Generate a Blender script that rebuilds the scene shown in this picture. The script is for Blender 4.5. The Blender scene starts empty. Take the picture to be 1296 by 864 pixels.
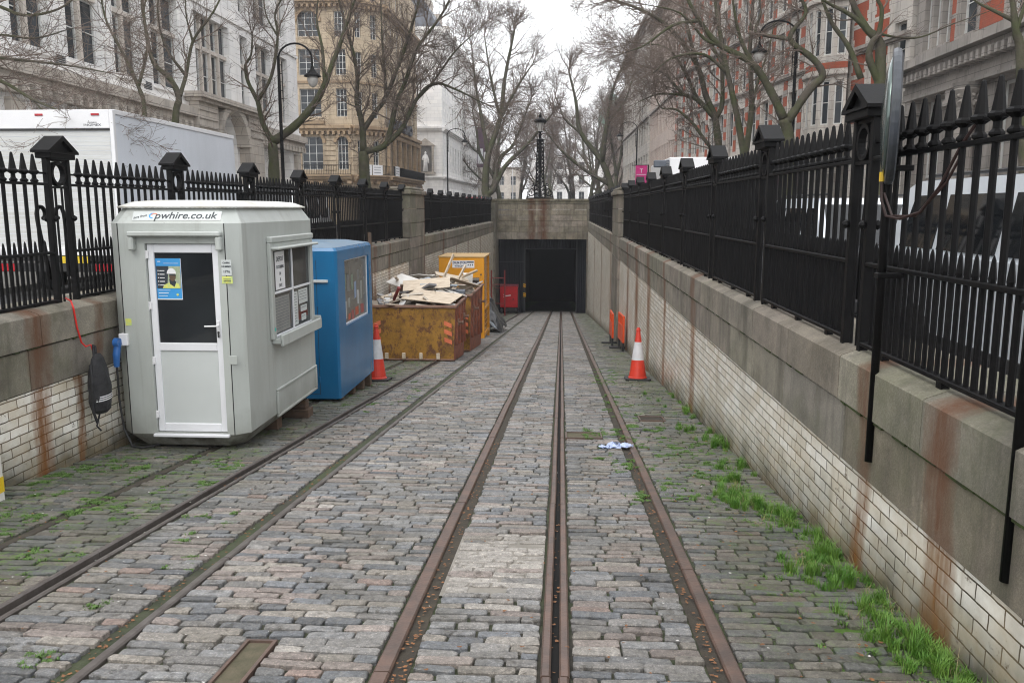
import bpy, math, random
from math import radians as RAD, sin, cos, pi
from mathutils import Vector, Matrix
random.seed(7)
C = bpy.context.scene.collection
S = bpy.context.scene
SL = 0.097            # the ramp falls 9.7 cm per metre
GZ = 0.10             # street level
def rz(y): return -SL*y

# ---------------------------------------------------------------- camera
cam = bpy.data.cameras.new('camera'); camo = bpy.data.objects.new('camera', cam); C.objects.link(camo)
cam.sensor_width = 36; cam.lens = 36*1051/1296; cam.clip_start = .05; cam.clip_end = 3000
camo.location = (0, 0, 1.64)
camo.rotation_euler = (RAD(90-9.108), 0, RAD(3.414))
S.camera = camo
S.cycles.filter_width = 1.1; S.cycles.pixel_filter_type = 'BLACKMAN_HARRIS'
S.render.resolution_x = 1024; S.render.resolution_y = 682
# ---------------------------------------------------------------- sky and light
SUN_EL, SUN_AZ = RAD(52), RAD(200)
w = bpy.data.worlds.new('World'); S.world = w; w.use_nodes = True
nt = w.node_tree; nt.nodes.clear()
sky = nt.nodes.new('ShaderNodeTexSky'); sky.sky_type = 'NISHITA'; sky.sun_disc = False
sky.sun_elevation = SUN_EL; sky.sun_rotation = SUN_AZ; sky.dust_density = 6; sky.air_density = 2; sky.ozone_density = 1
hs = nt.nodes.new('ShaderNodeHueSaturation'); hs.inputs['Saturation'].default_value = .22
mx = nt.nodes.new('ShaderNodeMixRGB'); mx.inputs[0].default_value = .72
mx.inputs[2].default_value = (13.2, 13.4, 13.8, 1)
bg = nt.nodes.new('ShaderNodeBackground'); bg.inputs[1].default_value = .12
ow = nt.nodes.new('ShaderNodeOutputWorld')
nt.links.new(sky.outputs[0], hs.inputs['Color']); nt.links.new(hs.outputs[0], mx.inputs[1])
nt.links.new(mx.outputs[0], bg.inputs[0]); nt.links.new(bg.outputs[0], ow.inputs[0])
sl = bpy.data.lights.new('sun', 'SUN'); sl.energy = .6; sl.angle = RAD(25); sl.color = (1, .97, .93)
so = bpy.data.objects.new('sun', sl); C.objects.link(so)
so.rotation_euler = (pi/2-SUN_EL, 0, pi-SUN_AZ); so.location = (0, -20, 60)
S.view_settings.view_transform = 'Standard'; S.view_settings.look = 'None'
S.view_settings.exposure = 0.5; S.view_settings.gamma = 1; S.view_settings.use_curve_mapping = False

# ---------------------------------------------------------------- helpers
class MB:
    def __init__(s): s.v = []; s.f = []; s.c = []; s.col = (1, 1, 1)
    def face(s, pts):
        n = len(s.v); s.v += [tuple(p) for p in pts]; s.f.append(tuple(range(n, n+len(pts)))); s.c.append(s.col)
    def add(s, vs, fs):
        n = len(s.v); s.v += [tuple(p) for p in vs]
        for f in fs: s.f.append(tuple(i+n for i in f)); s.c.append(s.col)
    def hexa(s, p):  # 8 pts: bottom 4 ccw, top 4 ccw
        s.add(p, [(3,2,1,0),(4,5,6,7),(0,1,5,4),(1,2,6,5),(2,3,7,6),(3,0,4,7)])
    def box(s, x0, x1, y0, y1, z0, z1):
        s.hexa([(x0,y0,z0),(x1,y0,z0),(x1,y1,z0),(x0,y1,z0),(x0,y0,z1),(x1,y0,z1),(x1,y1,z1),(x0,y1,z1)])
    def bbox(s, x0, x1, y0, y1, z0, z1, b=.01):  # bevelled box
        xs = (x0, x1); ys = (y0, y1); zs = (z0, z1); V = []; idx = {}
        for i in (0,1):
            for j in (0,1):
                for k in (0,1):
                    sx, sy, sz = (b if i == 0 else -b), (b if j == 0 else -b), (b if k == 0 else -b)
                    for a, q in enumerate(((xs[i], ys[j]+sy, zs[k]+sz), (xs[i]+sx, ys[j], zs[k]+sz), (xs[i]+sx, ys[j]+sy, zs[k]))):
                        idx[(i,j,k,a)] = len(V); V.append(q)
        F = []
        for i in (0,1): F.append([idx[(i,0,0,0)], idx[(i,1,0,0)], idx[(i,1,1,0)], idx[(i,0,1,0)]])
        for j in (0,1): F.append([idx[(0,j,0,1)], idx[(1,j,0,1)], idx[(1,j,1,1)], idx[(0,j,1,1)]])
        for k in (0,1): F.append([idx[(0,0,k,2)], idx[(1,0,k,2)], idx[(1,1,k,2)], idx[(0,1,k,2)]])
        for i in (0,1):
            for j in (0,1): F.append([idx[(i,j,0,0)], idx[(i,j,1,0)], idx[(i,j,1,1)], idx[(i,j,0,1)]])
            for k in (0,1): F.append([idx[(i,0,k,0)], idx[(i,1,k,0)], idx[(i,1,k,2)], idx[(i,0,k,2)]])
        for j in (0,1):
            for k in (0,1): F.append([idx[(0,j,k,1)], idx[(1,j,k,1)], idx[(1,j,k,2)], idx[(0,j,k,2)]])
        for i in (0,1):
            for j in (0,1):
                for k in (0,1): F.append([idx[(i,j,k,0)], idx[(i,j,k,1)], idx[(i,j,k,2)]])
        s.add(V, F); s.fix = True
    def tube(s, pts, rs, n=8, cap=True):
        pts = [Vector(p) for p in pts]
        if not isinstance(rs, (list, tuple)): rs = [rs]*len(pts)
        base = len(s.v); prev = None
        for i, p in enumerate(pts):
            a = pts[max(i-1, 0)]; b = pts[min(i+1, len(pts)-1)]; d = (b-a)
            if d.length < 1e-9: d = Vector((0,0,1))
            d.normalize()
            if prev is None: u = d.orthogonal().normalized()
            else:
                u = prev-d*prev.dot(d)
                u = u.normalized() if u.length > 1e-6 else d.orthogonal().normalized()
            prev = u; vv = d.cross(u)
            for k in range(n):
                t = 2*pi*k/n; s.v.append(tuple(p+(u*cos(t)+vv*sin(t))*rs[i]))
        for i in range(len(pts)-1):
            for k in range(n):
                a = base+i*n+k; b = base+i*n+(k+1) % n
                s.f.append((a, b, b+n, a+n)); s.c.append(s.col)
        if cap:
            s.f.append(tuple(base+k for k in range(n))[::-1]); s.c.append(s.col)
            s.f.append(tuple(base+(len(pts)-1)*n+k for k in range(n))); s.c.append(s.col)
    def lathe(s, prof, o=(0,0,0), n=16, axis='z'):
        base = len(s.v)
        for r, z in prof:
            for k in range(n):
                t = 2*pi*k/n
                p = (r*cos(t), r*sin(t), z)
                if axis == 'x': p = (z, r*cos(t), r*sin(t))
                if axis == 'y': p = (r*sin(t), z, r*cos(t))
                s.v.append((o[0]+p[0], o[1]+p[1], o[2]+p[2]))
        for i in range(len(prof)-1):
            for k in range(n):
                a = base+i*n+k; b = base+i*n+(k+1) % n
                s.f.append((a, b, b+n, a+n)); s.c.append(s.col)
        s.f.append(tuple(base+k for k in range(n))[::-1]); s.c.append(s.col)
        s.f.append(tuple(base+(len(prof)-1)*n+k for k in range(n))); s.c.append(s.col)
    def prism(s, poly, a, b, axis='x'):  # poly = list of 2d points, extruded a..b along axis
        n = len(poly)
        def P(p, t):
            return {'x': (t, p[0], p[1]), 'y': (p[0], t, p[1]), 'z': (p[0], p[1], t)}[axis]
        s.add([P(p, a) for p in poly]+[P(p, b) for p in poly],
              [tuple(range(n))[::-1], tuple(range(n, 2*n))]+[(i, (i+1) % n, n+(i+1) % n, n+i) for i in range(n)])
    def build(s, name, m, parent=None, smooth=False, fix=False, **tags):
        me = bpy.data.meshes.new(name); me.from_pydata(s.v, [], s.f)
        if any(c != (1, 1, 1) for c in s.c):
            at = me.attributes.new('tint', 'FLOAT_COLOR', 'FACE')
            flat = []
            for c in s.c: flat += [c[0], c[1], c[2], 1.0]
            at.data.foreach_set('color', flat)
        if fix or getattr(s, 'fix', False):
            import bmesh
            bm = bmesh.new(); bm.from_mesh(me); bmesh.ops.recalc_face_normals(bm, faces=bm.faces); bm.to_mesh(me); bm.free()
        if smooth: me.polygons.foreach_set('use_smooth', [True]*len(me.polygons))
        me.materials.append(m); me.update()
        o = bpy.data.objects.new(name, me); C.objects.link(o)
        if parent: o.parent = parent
        for k, v in tags.items(): o[k] = v
        return o
def thing(name, label, cat, loc=(0,0,0), rot=(0,0,0), group=None):
    o = bpy.data.objects.new(name, None); C.objects.link(o); o.empty_display_size = .2
    o.location = loc; o.rotation_euler = rot; o['label'] = label; o['category'] = cat
    if group: o['group'] = group
    return o
def tag(o, label, cat, group=None):
    o['label'] = label; o['category'] = cat
    if group: o['group'] = group
    return o
def struct(o): o['kind'] = 'structure'; return o
def copy_tree(root, loc=None, label=None, rotz=None, scale=None):
    def cp(o, par):
        c = o.copy(); C.objects.link(c)
        if par: c.parent = par
        for ch in [q for q in bpy.data.objects if q.parent == o and q != c]: kids.append((ch, c))
        return c
    kids = []
    r = cp(root, None)
    while kids:
        ch, par = kids.pop(0); cp(ch, par)
    if loc is not None: r.location = loc
    if rotz is not None: r.rotation_euler = (0, 0, rotz)
    if scale is not None: r.scale = scale
    if label: r['label'] = label
    return r
def text(s, size, m, parent=None, loc=(0,0,0), rot=(0,0,0), name='lettering', shear=0, ext=.001, sx=1, align='CENTER', bold=0):
    cu = bpy.data.curves.new('t', 'FONT'); cu.body = s; cu.size = size; cu.shear = shear; cu.extrude = ext
    cu.align_x = align; cu.align_y = 'CENTER'; cu.resolution_u = 3; cu.offset = bold
    t = bpy.data.objects.new('t', cu); C.objects.link(t)
    me = bpy.data.meshes.new_from_object(t.evaluated_get(bpy.context.evaluated_depsgraph_get()))
    bpy.data.objects.remove(t); me.name = name
    me.materials.clear(); me.materials.append(m)
    o = bpy.data.objects.new(name, me); C.objects.link(o); o.location = loc; o.rotation_euler = rot; o.scale = (sx, 1, 1)
    if parent: o.parent = parent
    return o

# ---------------------------------------------------------------- materials
class NM:
    def __init__(s, name):
        s.m = bpy.data.materials.new(name); s.m.use_nodes = True; s.t = s.m.node_tree
        s.b = s.t.nodes['Principled BSDF']; s.tc = s.t.nodes.new('ShaderNodeTexCoord'); s.o = s.tc.outputs['Object']
    def n(s, t, **k):
        x = s.t.nodes.new(t)
        for a, v in k.items(): setattr(x, a, v)
        return x
    def l(s, a, b): s.t.links.new(a, b)
    def noise(s, scale, detail=4, rough=.6, stretch=None, vec=None, loc=None):
        v = vec or s.o
        if stretch or loc:
            mp = s.n('ShaderNodeMapping'); mp.inputs['Scale'].default_value = stretch or (1,1,1)
            mp.inputs['Location'].default_value = loc or (0,0,0); s.l(v, mp.inputs[0]); v = mp.outputs[0]
        x = s.n('ShaderNodeTexNoise'); x.inputs['Scale'].default_value = scale; x.inputs['Detail'].default_value = detail
        x.inputs['Roughness'].default_value = rough; s.l(v, x.inputs['Vector']); return x.outputs[0]
    def ramp(s, fac, a, b, c0=(0,0,0), c1=(1,1,1)):
        r = s.n('ShaderNodeValToRGB'); e = r.color_ramp.elements
        e[0].position = a; e[0].color = (*c0, 1); e[1].position = b; e[1].color = (*c1, 1); s.l(fac, r.inputs[0]); return r.outputs[0]
    def mix(s, fac, a, b, mode='MIX'):
        x = s.n('ShaderNodeMixRGB', blend_type=mode)
        for i, q in ((0, fac), (1, a), (2, b)):
            if isinstance(q, (int, float)): x.inputs[i].default_value = q
            elif isinstance(q, tuple): x.inputs[i].default_value = (*q, 1)
            else: s.l(q, x.inputs[i])
        return x.outputs[0]
    def math(s, op, a, b=0., c=0.):
        x = s.n('ShaderNodeMath', operation=op)
        for i, q in enumerate((a, b, c)):
            if isinstance(q, (int, float)): x.inputs[i].default_value = q
            else: s.l(q, x.inputs[i])
        return x.outputs[0]
    def xyz(s):
        x = s.n('ShaderNodeSeparateXYZ'); s.l(s.o, x.inputs[0]); return x.outputs
    def comb(s, x=0., y=0., z=0.):
        c = s.n('ShaderNodeCombineXYZ')
        for i, q in enumerate((x, y, z)):
            if isinstance(q, (int, float)): c.inputs[i].default_value = q
            else: s.l(q, c.inputs[i])
        return c.outputs[0]
    def tint(s):
        a = s.n('ShaderNodeAttribute'); a.attribute_name = 'tint'; return a.outputs['Color']
    def col(s, c):
        if isinstance(c, tuple): s.b.inputs['Base Color'].default_value = (*c, 1)
        else: s.l(c, s.b.inputs['Base Color'])
    def rough(s, r):
        if isinstance(r, (int, float)): s.b.inputs['Roughness'].default_value = r
        else: s.l(r, s.b.inputs['Roughness'])
    def bump(s, h, strength=.3, dist=.01):
        x = s.n('ShaderNodeBump'); x.inputs['Strength'].default_value = strength; x.inputs['Distance'].default_value = dist
        s.l(h, x.inputs['Height']); s.l(x.outputs[0], s.b.inputs['Normal'])
    def band(s, coord, centre, width):   # 1 at centre, falls to 0 at +-width
        d = s.math('ABSOLUTE', s.math('SUBTRACT', coord, centre))
        x = s.math('SUBTRACT', 1., s.math('DIVIDE', d, width)); x2 = s.n('ShaderNodeClamp'); s.l(x, x2.inputs[0]); return x2.outputs[0]
def pm(name, c1, c2=None, scale=3, rough=.7, bump=0, bscale=30, stretch=None, metal=0, lo=.35, hi=.65, tint=False, dist=.01):
    k = NM(name); c2 = c2 or tuple(v*.75 for v in c1)
    col = k.mix(k.ramp(k.noise(scale, 6, .65, stretch), lo, hi), c1, c2)
    if tint: col = k.mix(1., col, k.tint(), 'MULTIPLY')
    k.col(col); k.rough(rough); k.b.inputs['Metallic'].default_value = metal
    if bump: k.bump(k.noise(bscale, 4), bump, dist)
    return k.m
RUST = (.20, .075, .025)
def stains(k, col, along, z, spots, rust=(.22,.09,.03), zlo=-9, edge=.5, amount=1.0):
    wob = k.math('MULTIPLY', k.math('SUBTRACT', k.noise(2.2, 6, .7, (1,1,.6)), .5), .34)
    a2 = k.math('ADD', along, wob); tot = None
    for c, wd in spots:
        b = k.band(a2, c, wd); b = k.math('POWER', b, .55)
        tot = b if tot is None else k.math('MAXIMUM', tot, b)
    nz = k.math('MULTIPLY', k.ramp(k.noise(3, 6, .7, (1.2, 1.2, .5)), .18, .52), k.ramp(k.noise(14, 4, .7, (1, 1, .06)), .05, .5))
    return k.mix(k.math('MULTIPLY', k.math('MULTIPLY', tot, nz), amount), col, rust)
def mat_setts():
    k = NM('sett_stone'); t = k.tint()
    c = k.mix(k.ramp(k.noise(26, 8, .8), .34, .66), (.50,.50,.49), (1.38,1.37,1.35)); c = k.mix(1., t, c, 'MULTIPLY')
    c = k.mix(k.ramp(k.noise(110, 3, .8), .53, .62), c, k.mix(1., c, (1.7,1.66,1.6), 'MULTIPLY')); c = k.mix(k.ramp(k.noise(8, 8, .8, None, None, (5,2,1)), .56, .62), c, k.mix(1., c, (.45,.43,.40), 'MULTIPLY'))
    x = k.xyz()
    dirt = k.ramp(k.noise(1.3, 7, .7), .45, .7); c = k.mix(k.math('MULTIPLY', dirt, .6), c, (.085,.08,.06))
    lt = k.ramp(k.noise(30, 6, .75), .5, .68); c = k.mix(k.math('MULTIPLY', lt, .35), c, (.36,.33,.28))
    side = k.math('MAXIMUM', k.math('SUBTRACT', x[0], .75), k.math('SUBTRACT', -2.6, x[0]))
    sd = k.n('ShaderNodeClamp'); k.l(k.math('MULTIPLY', side, 2.2), sd.inputs[0])
    moss = k.math('MULTIPLY', sd.outputs[0], k.ramp(k.noise(2.2, 6, .7), .25, .7))
    c = k.mix(k.math('MULTIPLY', moss, .7), c, (.055,.062,.034))
    m2 = k.math('MULTIPLY', sd.outputs[0], k.math('MULTIPLY', k.ramp(k.noise(1.5, 4, .6), .42, .56), k.ramp(k.noise(13, 8, .8), .50, .58)))
    c = k.mix(k.math('MULTIPLY', m2, .8), c, (.085,.15,.02))
    k.col(c); k.rough(k.math('ADD', .46, k.math('MULTIPLY', k.noise(8, 3), .35))); k.bump(k.math('ADD', k.noise(70, 6, .75), k.math('MULTIPLY', k.noise(18, 4, .6), 1.5)), .9, .012); return k.m
def mat_bed():
    k = NM('sett_bedding'); x = k.xyz()
    c = k.mix(k.ramp(k.noise(6, 6, .7), .35, .65), (.065,.058,.045), (.028,.026,.022))
    side = k.math('MAXIMUM', k.math('SUBTRACT', x[0], .75), k.math('SUBTRACT', -2.7, x[0]))
    sd = k.n('ShaderNodeClamp'); k.l(k.math('MULTIPLY', side, 1.6), sd.inputs[0])
    f = k.math('MULTIPLY', k.math('ADD', sd.outputs[0], .22), k.ramp(k.noise(1.6, 6, .7), .36, .58))
    c = k.mix(f, c, (.075,.15,.02)); k.col(c); k.rough(.95); k.bump(k.noise(60, 5), .8, .02); return k.m
def mat_brick(side):
    k = NM('glazed_brick'); x = k.xyz()
    wz = k.math('MULTIPLY', k.math('SUBTRACT', k.noise(2.5, 3), .5), .012)
    wy = k.math('MULTIPLY', k.math('SUBTRACT', k.noise(7, 4), .5), .022); wz = k.math('ADD', wz, k.math('MULTIPLY', k.math('SUBTRACT', k.noise(11, 4, .6, None, None, (3,1,2)), .5), .010)); v = k.comb(k.math('ADD', x[1], wy), k.math('ADD', x[2], wz), 0.)
    br = k.n('ShaderNodeTexBrick'); br.offset = .5; k.l(v, br.inputs['Vector'])
    for n_, q in (('Scale', 1), ('Brick Width', .235), ('Row Height', .078), ('Mortar Size', .0052), ('Mortar Smooth', .3), ('Bias', .0)): br.inputs[n_].default_value = q
    br.inputs['Color1'].default_value = (.90,.88,.82,1); br.inputs['Color2'].default_value = (.66,.62,.53,1); br.inputs['Mortar'].default_value = (.055,.042,.028,1)
    c = br.outputs['Color']
    grime = k.ramp(k.noise(1.1, 7, .7), .48, .75); c = k.mix(k.math('MULTIPLY', grime, .6), c, (.27,.235,.16))
    chips = k.ramp(k.noise(6, 8, .85, (1,1,1.8)), .60, .635); c = k.mix(chips, c, (.16,.11,.07))
    streak = k.ramp(k.noise(5, 4, .6, (1,1,.06)), .58, .72); c = k.mix(k.math('MULTIPLY', streak, .5), c, (.22,.16,.09))
    # damp dirt that has splashed up from the setts
    h = k.math('ADD', x[2], k.math('MULTIPLY', x[1], SL)); low = k.ramp(k.math('ADD', h, k.math('MULTIPLY', k.math('SUBTRACT', k.noise(3, 5), .5), .5)), .02, .38, (1,1,1), (0,0,0))
    c = k.mix(k.math('MULTIPLY', low, .9), c, (.05,.045,.025))
    warm = k.ramp(k.noise(2.4, 5, .7, (1,1,1.4)), .42, .66); c = k.mix(k.math('MULTIPLY', warm, .35), c, (.46,.33,.17))
    sp = [(3.75,.17),(4.75,.13),(11.1,.25),(14.2,.2),(16.8,.35),(19.5,.5),(22.2,.3),(30.,.4),(37,.4),(45,.4)] if side > 0 else [(6.78,.16),(7.35,.07),(19.8,.2),(21.5,.16),(26.9,.25),(31.5,.35),(35.5,.2),(40,.3),(46,.3)]
    c = stains(k, c, x[1], x[2], sp, rust=(.20,.078,.018))
    k.col(c); k.rough(k.mix(br.outputs['Fac'], (.35,)*3, (.9,)*3))
    k.bump(k.math('SUBTRACT', k.math('MULTIPLY', k.noise(30, 3), .25), k.math('ADD', br.outputs['Fac'], chips)), .7, .008); return k.m
def mat_stone(side, name='granite_coping'):
    k = NM(name); x = k.xyz()
    c = k.mix(k.ramp(k.noise(2.2, 8, .7), .3, .7), (.245,.22,.182), (.11,.10,.085))
    c = k.mix(k.ramp(k.noise(90, 4, .8), .45, .65), c, k.mix(1., c, (1.5,1.48,1.45), 'MULTIPLY'))
    c = k.mix(1., c, k.tint(), 'MULTIPLY')
    st = k.ramp(k.noise(4, 5, .65, (1,1,.1)), .5, .72); c = k.mix(k.math('MULTIPLY', st, .8), c, (.05,.046,.036)); bl = k.ramp(k.noise(1.7, 8, .75), .5, .62); c = k.mix(k.math('MULTIPLY', bl, .45), c, (.085,.072,.05))
    alg = k.ramp(k.noise(.7, 6, .7), .5, .68); c = k.mix(k.math('MULTIPLY', alg, .5 if side else .05), c, (.09,.10,.045))
    if not side: c = k.mix(1., c, (1.25,1.24,1.22), 'MULTIPLY')
    sp = [(3.75,.17),(4.75,.13),(11.1,.25),(14.2,.2),(16.8,.35),(19.5,.5),(22.2,.3),(30.,.4)] if side > 0 else [(6.78,.17),(7.7,.09),(19.8,.2),(21.5,.16),(26.9,.25),(31.5,.35)]
    if side: c = stains(k, c, x[1], x[2], sp, rust=(.12,.055,.027), amount=1.0)
    else: c = stains(k, c, x[0], x[2], [(-1.28,.42),(-2.05,.30)], rust=(.11,.045,.022), amount=1.0)
    k.col(c); k.rough(.85); k.bump(k.noise(45, 6, .7), .5, .01); return k.m
def mat_bark():
    k = NM('plane_bark'); 
    c = k.mix(k.ramp(k.noise(3, 6, .7), .35, .65), (.05,.042,.032), (.10,.083,.065))
    c = k.mix(k.math('MULTIPLY', k.ramp(k.noise(1.1, 5, .7), .4, .62), .75), c, (.055,.07,.02)); k.col(c); k.rough(.9); k.bump(k.noise(18, 5), .7, .03); return k.m
M = {}
M['moss'] = pm('dark_joint_moss', (.045,.07,.012), (.03,.035,.012), 12, .95, .8, 80)
M['setts'] = mat_setts(); M['bed'] = mat_bed()
M['brickR'] = mat_brick(1); M['brickL'] = mat_brick(-1)
M['stoneR'] = mat_stone(1); M['stoneL'] = mat_stone(-1); M['stoneP'] = mat_stone(0)
M['bark'] = mat_bark(); M['twig'] = pm('twig_bark', (.12,.09,.072), (.19,.15,.125), 2, .9)
M['iron'] = pm('black_painted_iron', (.0035,.0035,.004), (.007,.0065,.0065), 6, .5, .25, 60, dist=.003); M['iron'].node_tree.nodes['Principled BSDF'].inputs['Specular IOR Level'].default_value = .14
M['slotshade'] = pm('painted_slot_shade', (.0015,.0015,.0015), (.004,.0035,.003), 20, 1)  # black colour stands in for the shade down in the conduit slots
M['rail2'] = pm('worn_grey_rail', (.13,.115,.105), (.075,.062,.055), 7, .5, .3, 40, metal=.2)
M['rail'] = pm('rusty_rail_steel', (.155,.095,.072), (.085,.062,.052), 7, .42, .3, 40, metal=.25)
M['railside'] = pm('rail_groove_dirt', (.03,.025,.02), (.055,.045,.03), 9, .95, .6, 50)
M['asphalt'] = pm('street_asphalt', (.06,.06,.062), (.045,.045,.047), 2, .9, .3, 80)
M['paving'] = pm('pavement_slabs', (.22,.21,.19), (.16,.155,.145), 2, .85, .2, 40)
M['kerb'] = pm('kerb_granite', (.27,.26,.24), None, 3, .85, .2, 60)
def mat_cabin():
    k = NM('grey_grp_cabin_shell'); x = k.xyz()
    c = k.mix(k.ramp(k.noise(2, 6, .65, (1,1,.3)), .35, .65), (.44,.468,.445), (.375,.395,.37))
    st = k.ramp(k.noise(7, 5, .7, (1,1,.05)), .56, .74); c = k.mix(k.math('MULTIPLY', st, .38), c, (.20,.19,.165))
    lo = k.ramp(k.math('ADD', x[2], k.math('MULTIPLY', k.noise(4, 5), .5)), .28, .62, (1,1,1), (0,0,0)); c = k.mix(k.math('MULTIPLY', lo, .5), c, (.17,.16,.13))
    sc = k.ramp(k.noise(22, 3, .6), .73, .76); c = k.mix(k.math('MULTIPLY', sc, .6), c, (.12,.11,.10))
    k.col(c); k.rough(.42); k.bump(k.noise(3, 3, .5), .15, .03); return k.m
M['cabin'] = mat_cabin()
M['cabin_low'] = pm('grimy_cabin_skirt', (.33,.33,.30), (.10,.09,.07), 5, .6, .1, 12)
M['cabin_roof'] = pm('weathered_cabin_roof', (.62,.63,.60), (.40,.36,.28), 3, .5, .1, 12, lo=.45, hi=.75)
M['pvc'] = pm('white_pvc', (.76,.77,.80), (.70,.71,.73), 2, .3)
M['panel'] = pm('pale_grey_panel', (.55,.58,.57), (.52,.55,.54), 2, .4)
M['line'] = pm('dark_seam', (.02,.02,.02), None, 3, .9)
def glass(name, c=(.012,.014,.016), r=.06):
    k = NM(name); k.col(k.mix(k.ramp(k.noise(.8, 2), .3, .7), c, tuple(v*2.2 for v in c))); k.rough(r); k.b.inputs['IOR'].default_value = 1.5
    k.bump(k.noise(1.3, 2), .05, .02); return k.m
M['glass'] = glass('dark_glass'); M['wglass'] = glass('window_glass', (.022,.026,.03), .1); M['wglass'].node_tree.nodes['Principled BSDF'].inputs['Specular IOR Level'].default_value = .35
M['blue'] = pm('blue_grp_shell', (.014,.14,.31), (.012,.115,.26), 2, .16, .12, 2.2, stretch=(1,1,.4))
M['blue_roof'] = pm('blue_grey_roof', (.10,.19,.29), (.14,.2,.26), 3, .4)
M['black'] = pm('black_rubber', (.014,.014,.015), (.03,.03,.03), 5, .6, .2, 40)
M['wood'] = pm('old_timber', (.14,.09,.06), (.08,.055,.04), 6, .85, .5, 40, stretch=(1,6,6))
M['ply'] = pm('plywood_sheet', (.62,.53,.42), (.42,.34,.25), 4, .75, .2, 40, stretch=(1,3,1))
M['whiteboard'] = pm('white_board', (.72,.70,.66), (.6,.58,.54), 3, .6)
M['greyboard'] = pm('grey_board', (.10,.115,.14), None, 3, .6)
def mat_skip(name, base, dark):
    k = NM(name); c = k.mix(k.ramp(k.noise(2.5, 7, .75), .42, .62), base, tuple(v*.6 for v in base))
    c = k.mix(k.ramp(k.noise(3.6, 9, .85, (1.5,1.5,1)), .50, .56), c, dark)
    c = k.mix(k.ramp(k.noise(9, 5, .7, (2,2,.25)), .62, .7), c, (.02,.012,.008))
    k.col(c); k.rough(.6); k.bump(k.noise(14, 6, .7), .5, .02); return k.m
M['skip'] = mat_skip('scuffed_yellow_skip_paint', (.36,.185,.03), (.13,.055,.025))
M['skip_side'] = mat_skip('rusted_red_skip_paint', (.32,.10,.055), (.16,.07,.05))
M['skip_in'] = pm('rust_rim', (.17,.085,.06), (.24,.15,.11), 5, .8, .4)
M['orange'] = pm('orange_plastic', (.72,.085,.018), (.62,.07,.018), 4, .4)
M['salmon'] = pm('orange_reflective_stripe', (.75,.20,.09), (.6,.15,.07), 6, .6)
M['conered'] = pm('cone_red_plastic', (.66,.045,.02), (.55,.04,.022), 5, .4)
M['conewhite'] = pm('cone_reflective_sleeve', (.66,.66,.68), (.52,.52,.53), 5, .5)
M['yellow'] = pm('orange_yellow_steel', (.72,.31,.012), (.64,.27,.015), 3, .4)
M['white'] = pm('white_paint', (.78,.78,.79), (.72,.72,.73), 2, .4)
M['truck'] = pm('white_van_panel', (.70,.735,.79), (.58,.61,.65), 1.1, .3, lo=.4, hi=.8, stretch=(1,1,.4))
M['shutter'] = None
M['navy'] = pm('navy_lettering', (.01,.02,.10), None, 3, .5)
M['ink'] = pm('dark_lettering', (.03,.04,.05), None, 3, .5)
M['redplastic'] = pm('red_cover', (.55,.012,.02), (.42,.01,.016), 3, .35)
M['redsteel'] = pm('dull_red_steel', (.28,.035,.035), (.2,.03,.03), 4, .5)
M['redlamp'] = pm('red_lens', (.45,.01,.02), None, 3, .2)
M['plate_y'] = pm('yellow_plate', (.78,.55,.02), None, 3, .5)
M['silver'] = pm('silver_car_paint', (.66,.70,.74), (.60,.64,.68), 2, .25, metal=.2)
M['navydoor'] = pm('dark_corrugated_sheet', (.005,.007,.014), (.009,.011,.019), 3, .6)
M['tunnel'] = pm('black_tunnel_lining', (.008,.009,.012), (.014,.014,.017), 1, .95)  # one near-black tone for the whole lining
M['straw'] = pm('dead_straw', (.30,.25,.13), (.20,.16,.08), 9, .8)
M['grass'] = pm('grass_blade', (.05,.165,.012), (.14,.25,.035), 9, .6)
M['weed'] = pm('weed_leaf', (.10,.19,.035), (.07,.14,.025), 4, .6)
M['leaf'] = pm('dead_leaf', (.28,.12,.045), (.12,.06,.03), 40, .8)
M['litter'] = pm('pale_litter', (.65,.63,.6), None, 40, .8)
M['cloth'] = pm('pale_blue_glove', (.42,.50,.72), (.5,.57,.76), 20, .6)
M['fabric'] = pm('black_fabric', (.014,.014,.016), (.028,.028,.03), 20, .8, .5, 60)
M['red'] = pm('red_strap', (.62,.02,.015), None, 3, .5)
M['plasticblue'] = pm('blue_connector', (.03,.14,.42), None, 3, .35)
M['posterblue'] = pm('poster_blue', (.05,.32,.68), (.04,.28,.62), 1, .5)
M['skin'] = pm('poster_brown', (.13,.08,.05), None, 30, .6)
M['posteryel'] = pm('poster_yellow', (.72,.68,.10), (.45,.6,.25), 30, .6)
M['teal'] = pm('teal_sticker', (.05,.5,.42), None, 3, .5)
M['sheet'] = pm('black_polythene', (.02,.021,.024), (.045,.046,.05), 3, .28, .5, 9, dist=.03)
M['clear'] = pm('pale_polythene', (.28,.33,.38), (.4,.45,.5), 3, .3, .5, 9, dist=.03)
M['magenta'] = pm('magenta_banner', (.62,.02,.22), None, 3, .6)
M['purple'] = pm('purple_banner', (.10,.045,.08), None, 3, .6)
M['lampglass'] = pm('opal_lamp_glass', (.55,.53,.50), None, 3, .2)
M['mirror'] = pm('dull_mirror_face', (.16,.20,.19), (.11,.14,.13), 2, .12, metal=.6)
M['rimgrey'] = pm('grey_mirror_rim', (.055,.062,.075), (.035,.04,.045), 5, .4)
M['brass'] = pm('brass_fitting', (.75,.5,.03), None, 3, .4)
M['cable'] = pm('brown_cable', (.03,.012,.01), None, 3, .5)
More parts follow.
